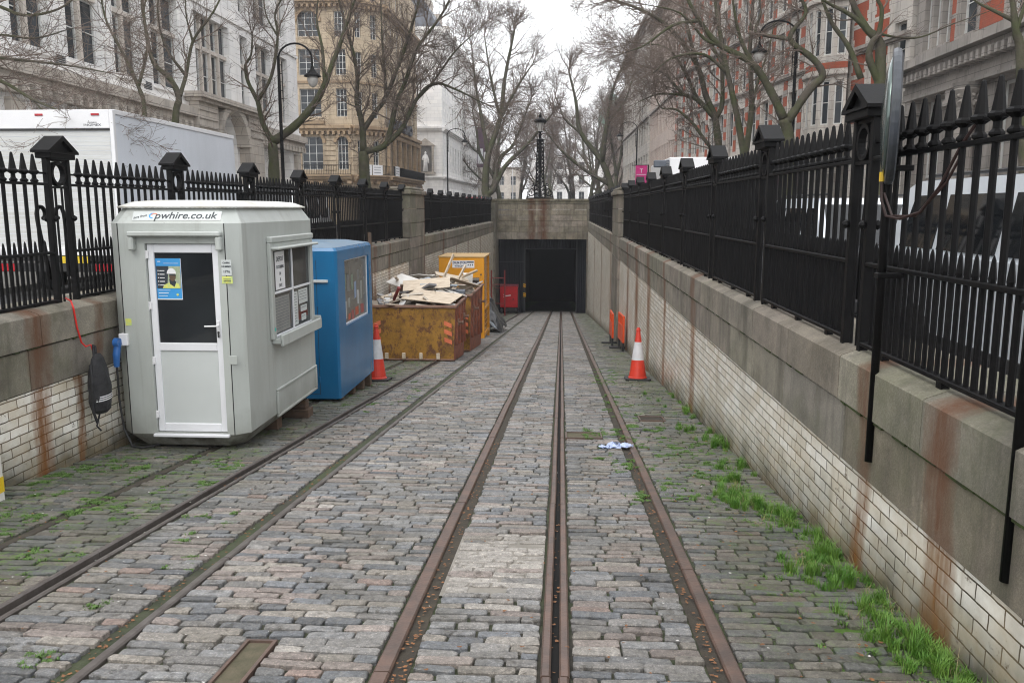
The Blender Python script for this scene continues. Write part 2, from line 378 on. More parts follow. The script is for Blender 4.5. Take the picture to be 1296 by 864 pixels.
# ================================================================ THE SETTING: street, ramp
WR, WL, PY = 1.76, -4.5, 57.0      # brick faces of the two retaining walls, portal face
def slab(name, x0, x1, y0, y1, z, m, t=.3):
    b = MB(); b.box(x0, x1, y0, y1, z-t, z); return struct(b.build(name, m))
b = MB()
for (x0, x1, y0, y1) in ((-900, WL-.62, -60, 1500), (WR+.62, 900, -60, 1500), (WL-.62, WR+.62, -60, -1.05), (WL-.62, WR+.62, PY+.9, 1500)):
    b.face([(x0, y0, GZ), (x1, y0, GZ), (x1, y1, GZ), (x0, y1, GZ)])
struct(b.build('street_ground', M['asphalt']))
slab('pavement', -16.5, -10.2, -20, 50, GZ+.12, M['paving'], .12); slab('pavement', -16.5, -10.2, 74, 190, GZ+.12, M['paving'], .12)
slab('pavement', 8.6, 16, -20, 190, GZ+.12, M['paving'], .12)
slab('kerb', -10.2, -10.05, -20, 50, GZ+.115, M['kerb'], .115); slab('kerb', 8.45, 8.6, -20, 190, GZ+.115, M['kerb'], .115)
slab('kerb', -5.35, -5.15, -3, PY, GZ+.1, M['kerb'], .1); slab('kerb', 2.42, 2.6, -3, PY, GZ+.1, M['kerb'], .1)
b = MB()
b.face([(WL-.3, -1.05, rz(-1.05)-.022), (WR+.3, -1.05, rz(-1.05)-.022), (WR+.3, 118, rz(118)-.022), (WL-.3, 118, rz(118)-.022)])
struct(b.build('ramp_bedding', M['bed']))
# granite setts, every one a real stone
b = MB(); R = random.Random(3)
segs = [(-4.5, -3.585), (-3.475, -2.865), (-2.715, -2.12), (-1.985, -.80), (-.635, -.085), (.06, .645), (.80, 1.76)]
PAL = [((.150,.164,.184), 5), ((.205,.195,.183), 7), ((.25,.198,.170), 6), ((.265,.232,.19), 3), ((.115,.122,.132), 3), ((.21,.212,.215), 4), ((.30,.27,.235), 2), ((.29,.19,.15), .5)]
pal = [c for c, n_ in PAL for _ in range(int(n_*2))]
y = -.95
while y < PY+6:
    h = R.uniform(.070, .088)
    for (a, c) in segs:
        x = a+R.uniform(-.01, .01)
        while x < c-.03:
            L = R.choice((.13,.17,.20,.22,.25,.28))*R.uniform(.9, 1.12)
            x1 = x+L
            if c-x1 < .08: x1 = c
            mx_ = (x+x1)/2
            hit = next((q for q in ((2.76, 3.52, -1.447, -1.298), (8.84, 9.3, .058, .472), (10.14, 10.6, .998, 1.322)) if q[0] < y < q[1] and x < q[3] and x1 > q[2]), None)
            if hit:
                if hit[2]-x > .05: x1 = hit[2]; mx_ = (x+x1)/2; L = x1-x
                else: x = hit[3]; continue
            if R.random() < .003: x = x1; continue
            g = .0045*R.uniform(.7, 2.0); sk = R.uniform(-.006, .006); y0, y1 = y+g, y+h-g; xa, xb = x+g, x1-g
            j = lambda s=.005: R.uniform(-s, s)
            cx = [(xa+j(), y0+sk+j(.003)), (xb+j(), y0-sk+j(.003)), (xb+j(), y1-sk+j(.003)), (xa+j(), y1+sk+j(.003))]
            mxx, my = (xa+xb)/2, (y0+y1)/2; dz = R.gauss(0, .0035); tx, ty = R.uniform(-.03,.03), R.uniform(-.09,.09)
            if y < 15:
                lo = []; cc = R.uniform(.006, .016)
                for i, (px, py) in enumerate(cx):
                    sx = 1 if i in (0, 3) else -1; sy = 1 if i < 2 else -1
                    p1 = (px, py+sy*R.uniform(.4, 1.2)*cc); p2 = (px+sx*R.uniform(.5, 2)*cc, py)
                    lo += [p1, p2] if i in (0, 2) else [p2, p1]
                # one extra point on each long side keeps the edges from being ruler straight
                m1 = ((lo[1][0]+lo[2][0])/2+j(.03), (lo[1][1]+lo[2][1])/2+j(.005)); m2 = ((lo[5][0]+lo[6][0])/2+j(.03), (lo[5][1]+lo[6][1])/2+j(.005))
                lo = lo[:2]+[m1]+lo[2:6]+[m2]+lo[6:]
            else: lo = cx
            n_ = len(lo); bx_, by_ = .0045/(L/2), .0055/(h/2)
            hi = [(mxx+(p[0]-mxx)*(1-bx_), my+(p[1]-my)*(1-by_)) for p in lo]
            T = lambda p: dz+tx*(p[0]-mxx)+ty*(p[1]-my)
            V = [(p[0], p[1], rz(p[1])-.03) for p in lo]+[(p[0], p[1], rz(p[1])-.0048+T(p)) for p in lo]+[(p[0], p[1], rz(p[1])+T(p)+j(.0012)) for p in hi]
            q = R.choice(pal); f = R.uniform(.78, 1.2)
            patch = -.66 < mxx < -.05 and 4.15 < y < 5.25
            if patch and R.random() < .8: q = (.36,.325,.285); f = R.uniform(.88, 1.04)
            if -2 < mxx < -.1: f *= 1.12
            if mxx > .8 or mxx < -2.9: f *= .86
            g_ = (q[0]+q[1]+q[2])/3; ds = .62; q = (g_+(q[0]-g_)*ds, g_+(q[1]-g_)*ds, g_+(q[2]-g_)*ds+.002); f *= .93
            b.col = (q[0]*f, q[1]*f, q[2]*f)
            F = [(i, (i+1) % n_, n_+(i+1) % n_, n_+i) for i in range(n_)]+[(n_+i, n_+(i+1) % n_, 2*n_+(i+1) % n_, 2*n_+i) for i in range(n_)]+[tuple(range(2*n_, 3*n_))]
            b.add(V, F); x = x1
    y += h
struct(b.build('cobbled_ramp_paving', M['setts']))
# cement smear between the stones of one patch
b = MB(); pts = [(-.645+.02*math.sin(i*1.7), 4.05+i*.125) for i in range(10)]
for i in range(9):
    y0, y1 = 4.15+i*.12, 4.27+i*.12
    b.face([(-.64, y0, rz(y0)-.007), (-.09, y0, rz(y0)-.007), (-.09, y1, rz(y1)-.007), (-.64, y1, rz(y1)-.007)])
struct(b.build('cement_patch', pm('cement_smear', (.27,.25,.22), (.19,.175,.15), 6, .9, .4, 60)))
# rails and conduit slots
def rail(name, label, x0, x1, top=.004, cat='tram rail', y0=-1, y1=PY+7, side='rail', steps=46, seed=0):
    rr = random.Random(seed); b = MB(); n_ = steps; prev = None
    for i in range(n_):
        a, c = y0+(y1-y0)*i/n_, y0+(y1-y0)*(i+1)/n_-.004
        ja = rr.uniform(-.0025, .0025); t = top+rr.uniform(-.002, .003)
        bv = .008
        poly = [(x0+ja, -.09), (x1+ja, -.09), (x1+ja, t-bv), (x1+ja-bv, t), (x0+ja+bv, t), (x0+ja, t-bv)]
        b.add([(p[0], a, rz(a)+p[1]) for p in poly]+[(p[0], c, rz(c)+p[1]) for p in poly],
              [tuple(range(6)), tuple(range(11, 5, -1))]+[(i_, 6+i_, 6+(i_+1) % 6, (i_+1) % 6) for i_ in range(6)])
    o = b.build(name, M[side]); tag(o, label, cat); return o
def groove(x0, x1, z=-.018):
    b = MB(); b.face([(x0, -1, rz(-1)+z), (x1, -1, rz(-1)+z), (x1, PY+7, rz(PY+7)+z), (x0, PY+7, rz(PY+7)+z)])
    return struct(b.build('groove_dirt', M['railside']))
G = 'tram rails let into the setts'
def rl(*a, **k):
    o = rail(*a, **k); o['group'] = G
rl('tram_rail', 'rusty running rail left of the central conduit slot', -.79, -.715, seed=1); groove(-.715, -.64)
rl('tram_rail', 'rusty running rail nearest the right wall, grass growing beside it', .72, .79, seed=2); groove(.65, .72)
rl('slot_rail', 'left lip of the open central conduit slot', -.072, -.028, .008, cat='slot rail', seed=3)
rl('slot_rail', 'right lip of the open central conduit slot', .004, .048, .008, cat='slot rail', seed=4)
rl('tram_rail', 'dull brown running rail in front of the skips with a dirt groove on its left', -2.04, -1.99, side='rail2', seed=5); groove(-2.12, -2.05, -.03)
rl('slot_rail', 'raised left lip of the conduit slot passing the grey cabin', -2.84, -2.805, .022, side='rail2', cat='slot rail', seed=6)
rl('slot_rail', 'low right lip of the conduit slot passing the grey cabin', -2.765, -2.732, .004, side='rail2', cat='slot rail', seed=7)
rl('tram_rail', 'mud covered rail running under the grey cabin and the skips', -3.56, -3.49, -.006, side='railside', seed=8); groove(-3.58, -3.48, -.016)
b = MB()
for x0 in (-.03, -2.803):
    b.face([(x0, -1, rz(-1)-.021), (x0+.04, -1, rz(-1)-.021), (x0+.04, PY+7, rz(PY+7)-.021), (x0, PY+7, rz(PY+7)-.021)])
struct(b.build('slot_shade_sheet', M['slotshade']))  # shallow black sheets painted as the dark of a deep slot
# cast iron covers in the paving
def cover(name, label, x0, x1, y0, y1, m2):
    t = thing(name, label, 'cover', ((x0+x1)/2, y0, rz(y0)), (-math.atan(SL), 0, 0), 'iron covers in the paving')
    w_, l_ = (x1-x0)/2, y1-y0
    f = MB(); e = .016
    f.box(-w_, w_, 0, e, -.05, .006); f.box(-w_, w_, l_-e, l_, -.05, .006); f.box(-w_, -w_+e, e, l_-e, -.05, .006); f.box(w_-e, w_, e, l_-e, -.05, .006)
    f.build('frame', M['rail'], t)
    g = MB(); g.box(-w_+e, w_-e, e, l_-e, -.05, -.006)
    g.build('plate', m2, t)
M['mossplate'] = pm('mossy_cover_fill', (.12,.10,.065), (.065,.062,.035), 8, .95, .6, 60)
cover('inspection_cover', 'long narrow mossy cover with a rusty frame in the foreground', -1.445, -1.30, 2.85, 3.52, M['mossplate'])
cover('inspection_cover', 'small rectangular cover between the central slot and the right rail', .06, .47, 8.92, 9.3, M['mossplate'])
cover('inspection_cover', 'dark drain cover between the right rail and the wall', 1.0, 1.32, 10.22, 10.6, M['railside'])

# ================================================================ retaining walls
def blocks(b, face, depth, y0, y1, z0, z1, sgn, Lr, R, top=None, joint=.011):
    y = y0
    while y < y1-.01:
        L = R.uniform(*Lr); y2 = y+L
        if y1-y2 < Lr[0]*.6: y2 = y1
        f = R.uniform(.82, 1.18); b.col = (f*R.uniform(.97, 1.05), f, f*R.uniform(.93, 1.02))
        o = R.uniform(0, .003)
        x0, x1 = face-sgn*o, face+sgn*depth
        if top is None: b.bbox(min(x0, x1), max(x0, x1), y+joint/2, y2-joint/2, z0+joint/2, z1-joint/2, .007)
        else:  # coping: sloped front edge, flat top; top = (run, rise)
            run, rise = top
            poly = [(x0, z0+joint/2), (x0, z1-.012), (x0+sgn*.014, z1), (x0+sgn*run, z1+rise), (x1, z1+rise), (x1, z0+joint/2)]
            b.prism([(p[0], p[1]) for p in poly] if sgn < 0 else poly[::-1], y+joint/2, y2-joint/2, 'y')
        y = y2
def bank(name, label, sgn, face, brick, stone, py0, py1, cz):
    R = random.Random(11+sgn); t = thing(name, label, 'retaining wall')
    b = MB(); n_ = 60
    for i in range(n_):
        a, c = -1.1+(PY+1.1)*i/n_, -1.1+(PY+1.1)*(i+1)/n_
        if rz(a)-.3 > .1: continue
        q = [(face, a, rz(a)-.3), (face, c, rz(c)-.3), (face, c, .1), (face, a, .1)]
        b.face(q[::-1] if sgn > 0 else q)
    b.build('brick_facing', brick, t)
    b = MB(); blocks(b, face-sgn*.012, .5, -1.1, py0, .1, .46, sgn, (1.0, 1.45), R); blocks(b, face-sgn*.012, .5, py1, PY, .1, .46, sgn, (.9, 1.3), R)
    b.build('lower_stone_course', stone, t, fix=True)
    b = MB(); blocks(b, face-sgn*.03, .6, -1.1, py0, .465, cz, sgn, (1.1, 1.6), R, (.11, .035)); blocks(b, face-sgn*.03, .6, py1, PY, .465, cz, sgn, (1.1, 1.6), R, (.11, .035))
    b.build('coping', stone, t, fix=True)
    b = MB(); y = -1; Rm = random.Random(40+sgn); fz = face-sgn*.012
    while y < 30:
        L = Rm.uniform(.04, .22)
        if Rm.random() < .72:
            h0, h1 = Rm.uniform(.004, .014), Rm.uniform(.002, .010); x0, x1 = sorted((fz-sgn*Rm.uniform(.008, .016), fz+sgn*.02)); b.hexa([(x0,y,.462-h0),(x1,y,.462-h0),(x1,y+L,.462-h1),(x0,y+L,.462-h1),(x0,y,.462+h1),(x1,y,.462+h1),(x1,y+L,.462+h0*.4),(x0,y+L,.462+h0*.4)])
        y += L
    o = b.build('moss_line', M['moss'], t, fix=True); o['kind'] = 'stuff'
    # abutment pillar part way down
    b = MB(); fx = face-sgn*.07; z = .1
    for zz, z2 in ((-.5,.1),(.1,.46),(.46,.78),(.78,1.2),(1.2,1.62),(1.62,2.04)):
        blocks(b, fx, .62, py0+.02, py1-.02, zz, z2, sgn, (.9, 1.3), R)
    blocks(b, fx, .62, py0+.02, py1-.02, rz(py1)-.2, -.5, sgn, (3.9, 4.5), R)
    p = b.build('pillar', stone, t, fix=True)
    b = MB(); b.col = (1.02, 1, .97); x0, x1 = sorted((fx-sgn*.06, fx+sgn*.68))
    b.bbox(x0, x1, py0-.07, py1+.07, 2.04, 2.17, .02); x0, x1 = sorted((fx, fx+sgn*.62)); b.bbox(x0, x1, py0+.05, py1-.05, 2.17, 2.26, .03)
    b.build('pillar_cap', stone, p, fix=True)
    # masonry body behind the faces
    b = MB(); x0, x1 = sorted((face+sgn*.03, face+sgn*.62)); b.box(x0, x1, -1.1, PY, -7, .09); b.build('wall_core', stone, t)
    return t
wallR = bank('retaining_wall', 'right retaining wall of white glazed brick under grey stone, rust streaks and grass at its foot', 1, WR, M['brickR'], M['stoneR'], 25.32, 28.4, .745)
wallL = bank('retaining_wall', 'left retaining wall of white glazed brick behind the cabins and skips', -1, WL, M['brickL'], M['stoneL'], 24.3, 26.9, .74)

# ================================================================ portal and tunnel
pt = thing('tunnel_portal', 'grey stone tunnel portal across the bottom of the ramp with a rust stain', 'tunnel portal', (0, PY, rz(PY)))
def pp(b, name, m, par=pt, **k):
    o = b.build(name, m, par, **k); o.matrix_parent_inverse = Matrix.Translation((0, -PY, -rz(PY))); return o
b = MB(); R = random.Random(5); zs = [-.46, .02, .42, .8, 1.17, 1.55, 1.95]
def xblocks(b, x0, x1, y0, y1, z0, z1, Lr, R):
    x = x0
    while x < x1-.01:
        x2 = x+R.uniform(*Lr)
        if x1-x2 < Lr[0]*.6: x2 = x1
        f = R.uniform(.82, 1.15); b.col = (f, f*R.uniform(.97, 1.0), f*R.uniform(.9, 1)); b.bbox(x+.006, x2-.006, y0-R.uniform(0,.006), y1, z0+.006, z1-.006, .012); x = x2
for i in range(6): xblocks(b, WL+.1, WR-.02, PY, PY+.8, zs[i], zs[i+1], (.9, 1.7), R)
pp(b, 'stone_lintel', M['stoneP'], fix=True)
b = MB(); b.col = (.82,.84,.72); b.prism([(PY-.05, 1.95), (PY+.85, 1.95), (PY+.85, 2.26), (PY-.12, 2.26), (PY-.12, 2.13), (PY-.05, 2.08)][::-1], WL-.3, WR+.3, 'x')
pp(b, 'cornice', M['stoneP'], fix=True)
b = MB()
for zz in range(8): blocks(b, WL+.12, .7, PY-2.2, PY+.8, -6+zz*1.0, -5+zz*1.0, -1, (.9, 2), R)
pp(b, 'jamb', M['stoneL'], fix=True)
b = MB()
for zz in range(8): blocks(b, WR-.08, .6, PY-.3, PY+.8, -6+zz*1.0, -5+zz*1.0, 1, (.9, 2), R)
pp(b, 'jamb', M['stoneL'], fix=True)
b = MB(); zb, zt = -14, -.46
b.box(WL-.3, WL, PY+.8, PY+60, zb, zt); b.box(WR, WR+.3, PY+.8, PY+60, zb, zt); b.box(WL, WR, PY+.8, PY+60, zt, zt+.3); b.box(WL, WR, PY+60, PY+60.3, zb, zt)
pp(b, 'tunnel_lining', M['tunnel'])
# dark sheeted screen with a door opening
def corrug(b, x0, x1, z0, z1, y, p=.11, d=.03):
    n_ = max(2, int((x1-x0)/p)*2)
    for i in range(n_):
        xa, xb = x0+(x1-x0)*i/n_, x0+(x1-x0)*(i+1)/n_; ya, yb = y+(d if i % 2 else 0), y+(0 if i % 2 else d)
        b.face([(xa, ya, z0), (xb, yb, z0), (xb, yb, z1), (xa, ya, z1)])
b = MB(); corrug(b, WL+.12, -2.62, rz(PY)-.2, -.47, PY+1.2); corrug(b, -2.55, 1.02, -1.12, -.47, PY+1.2); corrug(b, 1.1, WR, rz(PY)-.2, -.47, PY+1.2)
pp(b, 'sheeted_screen', M['navydoor'])
b = MB(); b.box(-2.63, -2.53, PY+1.1, PY+1.18, rz(PY)-.3, -.47); b.box(1.0, 1.1, PY+1.1, PY+1.18, rz(PY)-.3, -.47); b.box(-2.53, 1.0, PY+1.1, PY+1.17, -1.2, -1.12); b.box(WL+.12, -2.63, PY+1.13, PY+1.19, -2.1, -2.04)
pp(b, 'door_frame', pm('dark_door_post', (.035,.036,.042), None, 3, .6))
for zz in (-3.85, -4.5):
    b = MB()
    b.box(-2.67, -2.49, PY+1.06, PY+1.1, rz(PY)+zz+5.53+.0, rz(PY)+zz+5.53+.28)
    o = pp(b, 'warning_strip', M['plate_y'])
    b = MB()
    for q in (0, 1): b.prism([(-2.67, q*.14+.02), (-2.49, q*.14+.09), (-2.49, q*.14+.14), (-2.67, q*.14+.07)], PY+1.052, PY+1.058, 'y')
    for i, v in enumerate(b.v): b.v[i] = (v[0], v[1], v[2]+rz(PY)+zz+5.53)
    s_ = b.build('red_stripe', M['redlamp'], o); 

# ================================================================ railings
def panel_bars(L, zb, zm, zt, ztip, zsp, n_):
    b = MB(); st = (L-.40)/(n_+1)
    for i in range(1, n_+1):
        y = .20+st*i
        b.tube([(0, y, zb), (0, y, zt+.03)], .0165, 8, False)
        b.lathe([(.017, zt+.005), (.034, zt+.02), (.034, zt+.03), (.02, zt+.045), (.018, zt+.075), (.046, zt+.095), (.046, zt+.108), (.031, zt+.12), (.011, ztip), (.003, ztip+.008)], (0, y, 0), 8)
    return b
def small_bars(L, zb, zsp, n_):
    b = MB(); st = (L-.40)/(n_+1)
    for i in range(0, n_+1):
        y = .20+st*(i+.5)
        b.tube([(0, y, zb), (0, y, zsp-.13), (0, y, zsp-.10), (0, y, zsp-.02), (0, y, zsp)], [.0125, .0125, .018, .009, .002], 6, False)
    return b
def rails_mb(L, zb, zm, zt):
    b = MB()
    b.bbox(-.022, .022, .14, L-.14, zt-.012, zt+.012, .004); b.bbox(-.024, .024, .14, L-.14, zm-.016, zm+.01, .004)
    b.bbox(-.026, .026, .14, L-.14, zb-.012, zb+.014, .004); b.bbox(-.01, .01, .14, L-.14, zt+.088, zt+.106, .003)
    for q in (.2, .5, .8): b.box(-.02, .02, L*q-.03, L*q+.03, zb-.05, zb-.012)
    return b
def post_mb(zb, zcap):
    b = MB()
    for s_ in (-1, 1):
        b.bbox(-.027, .027, s_*.15-.027, s_*.15+.027, zb-.05, zcap, .004)
        b.lathe([(.001, .02), (.018, .027), (.03, .045), (.018, .062), (.001, .07)], (-.0, s_*.15, 1.54), 8, 'x'); b.lathe([(.001, -.07), (.018, -.062), (.03, -.045), (.018, -.027), (.001, -.02)], (-.0, s_*.15, 1.54), 8, 'x')
    b.box(-.02, .02, -.123, .123, zcap-.02, zcap); b.box(-.02, .02, -.123, .123, zcap-.265, zcap-.245)
    for y in (-.05, .05): b.tube([(0, y, zb-.03), (0, y, zcap-.25)], .011, 6, False)
    return b
def ring_mb(zc):
    b = MB(); n_ = 20
    for k in range(n_):
        a, c = 2*pi*k/n_, 2*pi*(k+1)/n_; q = []
        for x in (-.024, .024):
            for r in (.085, .112): q.append([(x, r*cos(t), zc+r*sin(t)) for t in (a, c)])
        b.hexa([q[0][0], q[0][1], q[1][1], q[1][0], q[2][0], q[2][1], q[3][1], q[3][0]])
    return b
def cap_mb(z0, h=.21):
    b = MB(); b.bbox(-.075, .075, -.195, .195, z0, z0+.055, .006)
    y, za, zp = .23, z0+.05, z0+h
    for x0, x1, s_ in ((-.09, .09, 1.0),):
        # roof: two sloping leaves and a recessed tympanum
        b.prism([(-y, za), (-y-.0, za+.02), (0, zp), (0, zp-.045), (-y+.05, za)], x0, x1, 'x')
        b.prism([(y, za), (y-.05, za), (0, zp-.045), (0, zp), (y, za+.02)], x0, x1, 'x')
    b.box(-.09, .09, -y+.04, y-.04, za-.001, za+.018)
    b.prism([(-y+.05, za+.01), (y-.05, za+.01), (0, zp-.04)], -.055, .055, 'x')
    return b
def scroll_mb(sgn):
    b = MB()
    for s_ in (-1, 1):
        pts = []
        for k in range(26):
            t = k/25; 
            if t < .5: a = pi*1.35-t*2*pi*1.15; r = .03+.09*t*1.4; pts.append((sgn*.10, s_*(.13+r*cos(a)*.9), 1.62+r*sin(a)))
            else:
                q = (t-.5)*2; pts.append((sgn*(.10-.04*q), s_*(.13+.095*cos(pi*.2-q*pi*.55)*(1-q*.75)), 1.66-q*.62))
        b.tube(pts, .019, 8)
    return b
def railing(name, label, x, sgn, y0, n_, L, dz, tilt=0):
    t = thing(name, label, 'railing', (x, y0, .78+dz), (tilt, 0, 0), 'black iron railings along the top of the walls')
    zz = .78; zb, zm, zt, ztip, zsp = .82, 1.31, 1.93, 2.19, 1.44
    zcap = 2.17
    if x < 0: zb, zm, zt, ztip, zsp, zcap = .79, 1.235, 1.85, 2.10, 1.35, 2.08
    off = -zz
    def sh(b):
        b.v = [(v[0], v[1], v[2]+off) for v in b.v]; return b
    if not hasattr(railing, 'c'): railing.c = {}
    key = (x > 0, L)
    if key not in railing.c:
        railing.c[key] = [sh(panel_bars(L, zb, zm, zt, ztip, zsp, 13)), sh(small_bars(L, zb, zsp, 13)), sh(rails_mb(L, zb, zm, zt)), sh(post_mb(zb, zcap)), sh(ring_mb(zcap-.133)), sh(cap_mb(zcap))]
    P = railing.c[key]
    if isinstance(P[0], MB):
        P = [P[0].build('upright_bars', M['iron'], t), P[1].build('spiked_bars', M['iron'], t), P[2].build('rails', M['iron'], t), P[3].build('post', M['iron'], t), None, None]
        P[4] = railing.c[key][4].build('ring', M['iron'], P[3], fix=True); P[5] = railing.c[key][5].build('gabled_cap', M['iron'], P[3], fix=True)
        railing.c[key] = P; first = True
    else: first = False
    for i in range(n_+1):
        for j in range(6):
            if i == n_ and j < 3: continue
            if first and i == 0: break
            if j == 3 or j < 3:
                o = P[j].copy(); C.objects.link(o); o.parent = t; o.location = (0, i*L, 0)
                if j == 3: post = o
            else:
                o = P[j].copy(); C.objects.link(o); o.parent = post; o.location = (0, 0, 0)
    return t
FXR, FXL = 1.85, -4.66
fr1 = railing('railing', 'black railing with gabled posts above the near right wall, cars behind it', FXR, 1, 2.81, 9, 2.5, 0)
fr2 = railing('railing', 'far right length of black railing between the stone pillar and the tunnel portal', FXR, 1, 28.5, 11, 2.56, 0)
fl1 = railing('railing', 'black railing above the near left wall, in front of the white van', FXL, -1, 5.16, 8, 2.393, 0, .002)
fl2 = railing('railing', 'far left length of black railing behind the skips up to the portal', FXL, -1, 27.05, 11, 2.52, .03, .001)
for i, (y, t_) in enumerate(((7.56, fl1), (9.95, fl1))):
    b = scroll_mb(-1); o = b.build('scroll_bracket', M['iron'], t_, smooth=True); o.location = (0, y-5.16, -.78-.05)
for y in (5.31, 7.81):
    b = scroll_mb(1); o = b.build('scroll_bracket', M['iron'], fr1, smooth=True); o.location = (0, y-2.81, -.78+.02)
# ================================================================ grey cabin
def ring8(x0, x1, y0, y1, c, z, i=0.):
    x0 += i; x1 -= i; y0 += i; y1 -= i
    return [(x0+c, y0, z), (x1-c, y0, z), (x1, y0+c, z), (x1, y1-c, z), (x1-c, y1, z), (x0+c, y1, z), (x0, y1-c, z), (x0, y0+c, z)]
kb = thing('security_cabin', 'grey moulded site cabin with a white half glazed door and a side window', 'site cabin', (-3.13, 7.9, -.745))
KW, KL, KH = 1.31, 2.5, 2.40
b = MB()
def stack(b, rings, skip=None):
    for i in range(len(rings)-1):
        for k in range(8):
            if skip and (i, k) in skip: continue
            b.face([rings[i][k], rings[i][(k+1) % 8], rings[i+1][(k+1) % 8], rings[i+1][k]])
r0 = ring8(-KW, 0, 0, KL, .12, .14); r1 = ring8(-KW, 0, 0, KL, .12, 2.24); r2 = ring8(-KW, 0, 0, KL, .12, 2.385, .085)
stack(b, [r0, r1, r2], {(0, 0)}); b.face(r2)
D0, D1, DZ0, DZ1 = -.925, -.20, .155, 2.045      # door opening
xs = [-KW+.12, D0, D1, -.12]; 
for (a, c, z0, z1) in ((xs[0], D0, .14, 2.24), (D1, xs[3], .14, 2.24), (D0, D1, DZ1, 2.24), (D0, D1, .14, DZ0)):
    b.face([(a, 0, z0), (c, 0, z0), (c, 0, z1), (a, 0, z1)])
d = .075
b.face([(D0,0,DZ0),(D0,d,DZ0),(D0,d,DZ1),(D0,0,DZ1)]); b.face([(D1,d,DZ0),(D1,0,DZ0),(D1,0,DZ1),(D1,d,DZ1)]); b.face([(D0,0,DZ1),(D0,d,DZ1),(D1,d,DZ1),(D1,0,DZ1)]); b.face([(D0,d,DZ0),(D0,0,DZ0),(D1,0,DZ0),(D1,d,DZ0)])
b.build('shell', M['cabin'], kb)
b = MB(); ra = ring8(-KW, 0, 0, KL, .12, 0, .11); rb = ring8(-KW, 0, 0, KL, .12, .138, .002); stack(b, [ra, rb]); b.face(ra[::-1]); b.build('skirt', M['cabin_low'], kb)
b = MB(); stack(b, [ring8(-KW,0,0,KL,.12,2.387,.05), ring8(-KW,0,0,KL,.12,2.40,.045), ring8(-KW,0,0,KL,.13,2.445,.14), ring8(-KW,0,0,KL,.13,2.452,.17), ring8(-KW,0,0,KL,.13,2.465,.30)])
b.face(ring8(-KW,0,0,KL,.13,2.465,.30)); b.face(ring8(-KW,0,0,KL,.12,2.387,.05)[::-1])
b.build('roof_cap', M['cabin_roof'], kb)
b = MB()   # moulding seams
for x in (-KW+.125, -.125): b = MB(); b.box(x-.0045, x+.0045, -.0025, .004, .14, 2.24); b.build('panel_seam', M['line'], kb)
# hood over the door
b = MB(); h0, h1 = -1.06, -.14
b.bbox(h0, h1, -.085, .001, 2.115, 2.165, .012); b.bbox(h0, h0+.055, -.075, .001, 1.98, 2.115, .012); b.bbox(h1-.055, h1, -.075, .001, 1.98, 2.115, .012)
b.build('door_hood', M['cabin'], kb)
b = MB(); b.bbox(D0-.02, D1+.03, -.05, -.001, .12, .15, .006); b.build('door_step', M['pvc'], kb)
dr = MB(); q = .07   # frame
for (x0, x1, z0, z1) in ((D0+.004, D0+q, DZ0+.004, DZ1-.004), (D1-q, D1-.004, DZ0+.004, DZ1-.004), (D0+q, D1-q, DZ1-q-.02, DZ1-.004), (D0+q, D1-q, DZ0+.004, DZ0+.09), (D0+q, D1-q, .985, 1.065)):
    dr.bbox(x0, x1, .03, .074, z0, z1, .006)
door = dr.build('door', M['pvc'], kb)
b = MB(); b.box(D0+q-.005, D1-q+.005, .05, .062, 1.06, DZ1-q-.018); b.build('door_glass', M['glass'], door)
b = MB(); b.bbox(D0+q-.005, D1-q+.005, .045, .06, DZ0+.085, .99, .004); b.build('lower_panel', M['panel'], door)
b = MB(); b.bbox(D1-.055, D1-.03, .015, .032, 1.15, 1.29, .005); b.tube([(D1-.042, .022, 1.245), (D1-.042, -.015, 1.245), (D1-.06, -.022, 1.243), (D1-.165, -.022, 1.24)], .008, 8); b.build('door_handle', M['white'], door)
b = MB(); b.lathe([(.012, -.002), (.012, .004)], (D1-.042, .014, 1.175), 10, 'y'); b.box(D1-.05,D1-.034,.008,.014,1.125,1.165); b.build('keyhole', M['black'], door)
for z in (.3, .85, 1.4, 1.9):
    b = MB(); b.bbox(D0-.022, D0+.022, .012, .03, z, z+.075, .003); b.tube([(D0-.002, .008, z-.005), (D0-.002, .008, z+.08)], .007, 8); b.build('hinge', M['white'], door)
# poster behind the door glass, stuck on its face
ps = MB(); PX, PZ = -.85, 1.50; PW, PH = .25, .40
yg = .0485
ps.box(PX, PX+PW, yg-.002, yg, PZ, PZ+PH); ps = ps.build('poster', M['posterblue'], kb)
def flat(poly, m, name, y=-.0012, par=None, col=None):
    b = MB(); b.prism(poly, yg-.0025+y, yg-.002+y, 'y'); return b.build(name, m, par or ps, fix=True)
flat([(PX+.004, PZ+.105), (PX+PW-.004, PZ+.105), (PX+PW-.004, PZ+.325), (PX+.004, PZ+.325)], M['ink'], 'picture')
flat([(PX+.105, PZ+.106), (PX+PW-.005, PZ+.106), (PX+PW-.005, PZ+.324), (PX+.13, PZ+.324)], pm('poster_green_grey', (.30,.36,.22), (.42,.45,.36), 30, .6), 'picture_background', -.002)
def ell(cx, cz, a, c, n_=18, t0=0, t1=2*pi): return [(cx+a*cos(t0+(t1-t0)*k/n_), cz+c*sin(t0+(t1-t0)*k/n_)) for k in range(n_+(0 if t1-t0 > 6.2 else 1))]
flat([(PX+.06, PZ+.107), (PX+.235, PZ+.107), (PX+.225, PZ+.15), (PX+.19, PZ+.165), (PX+.12, PZ+.16), (PX+.075, PZ+.14)], M['posteryel'], 'vest', -.003)
flat([(PX+.135, PZ+.15), (PX+.18, PZ+.12), (PX+.2, PZ+.17), (PX+.17, PZ+.2), (PX+.13, PZ+.2)], M['ink'], 'neck', -.0036)
flat(ell(PX+.165, PZ+.225, .033, .048), M['skin'], 'face', -.0042)
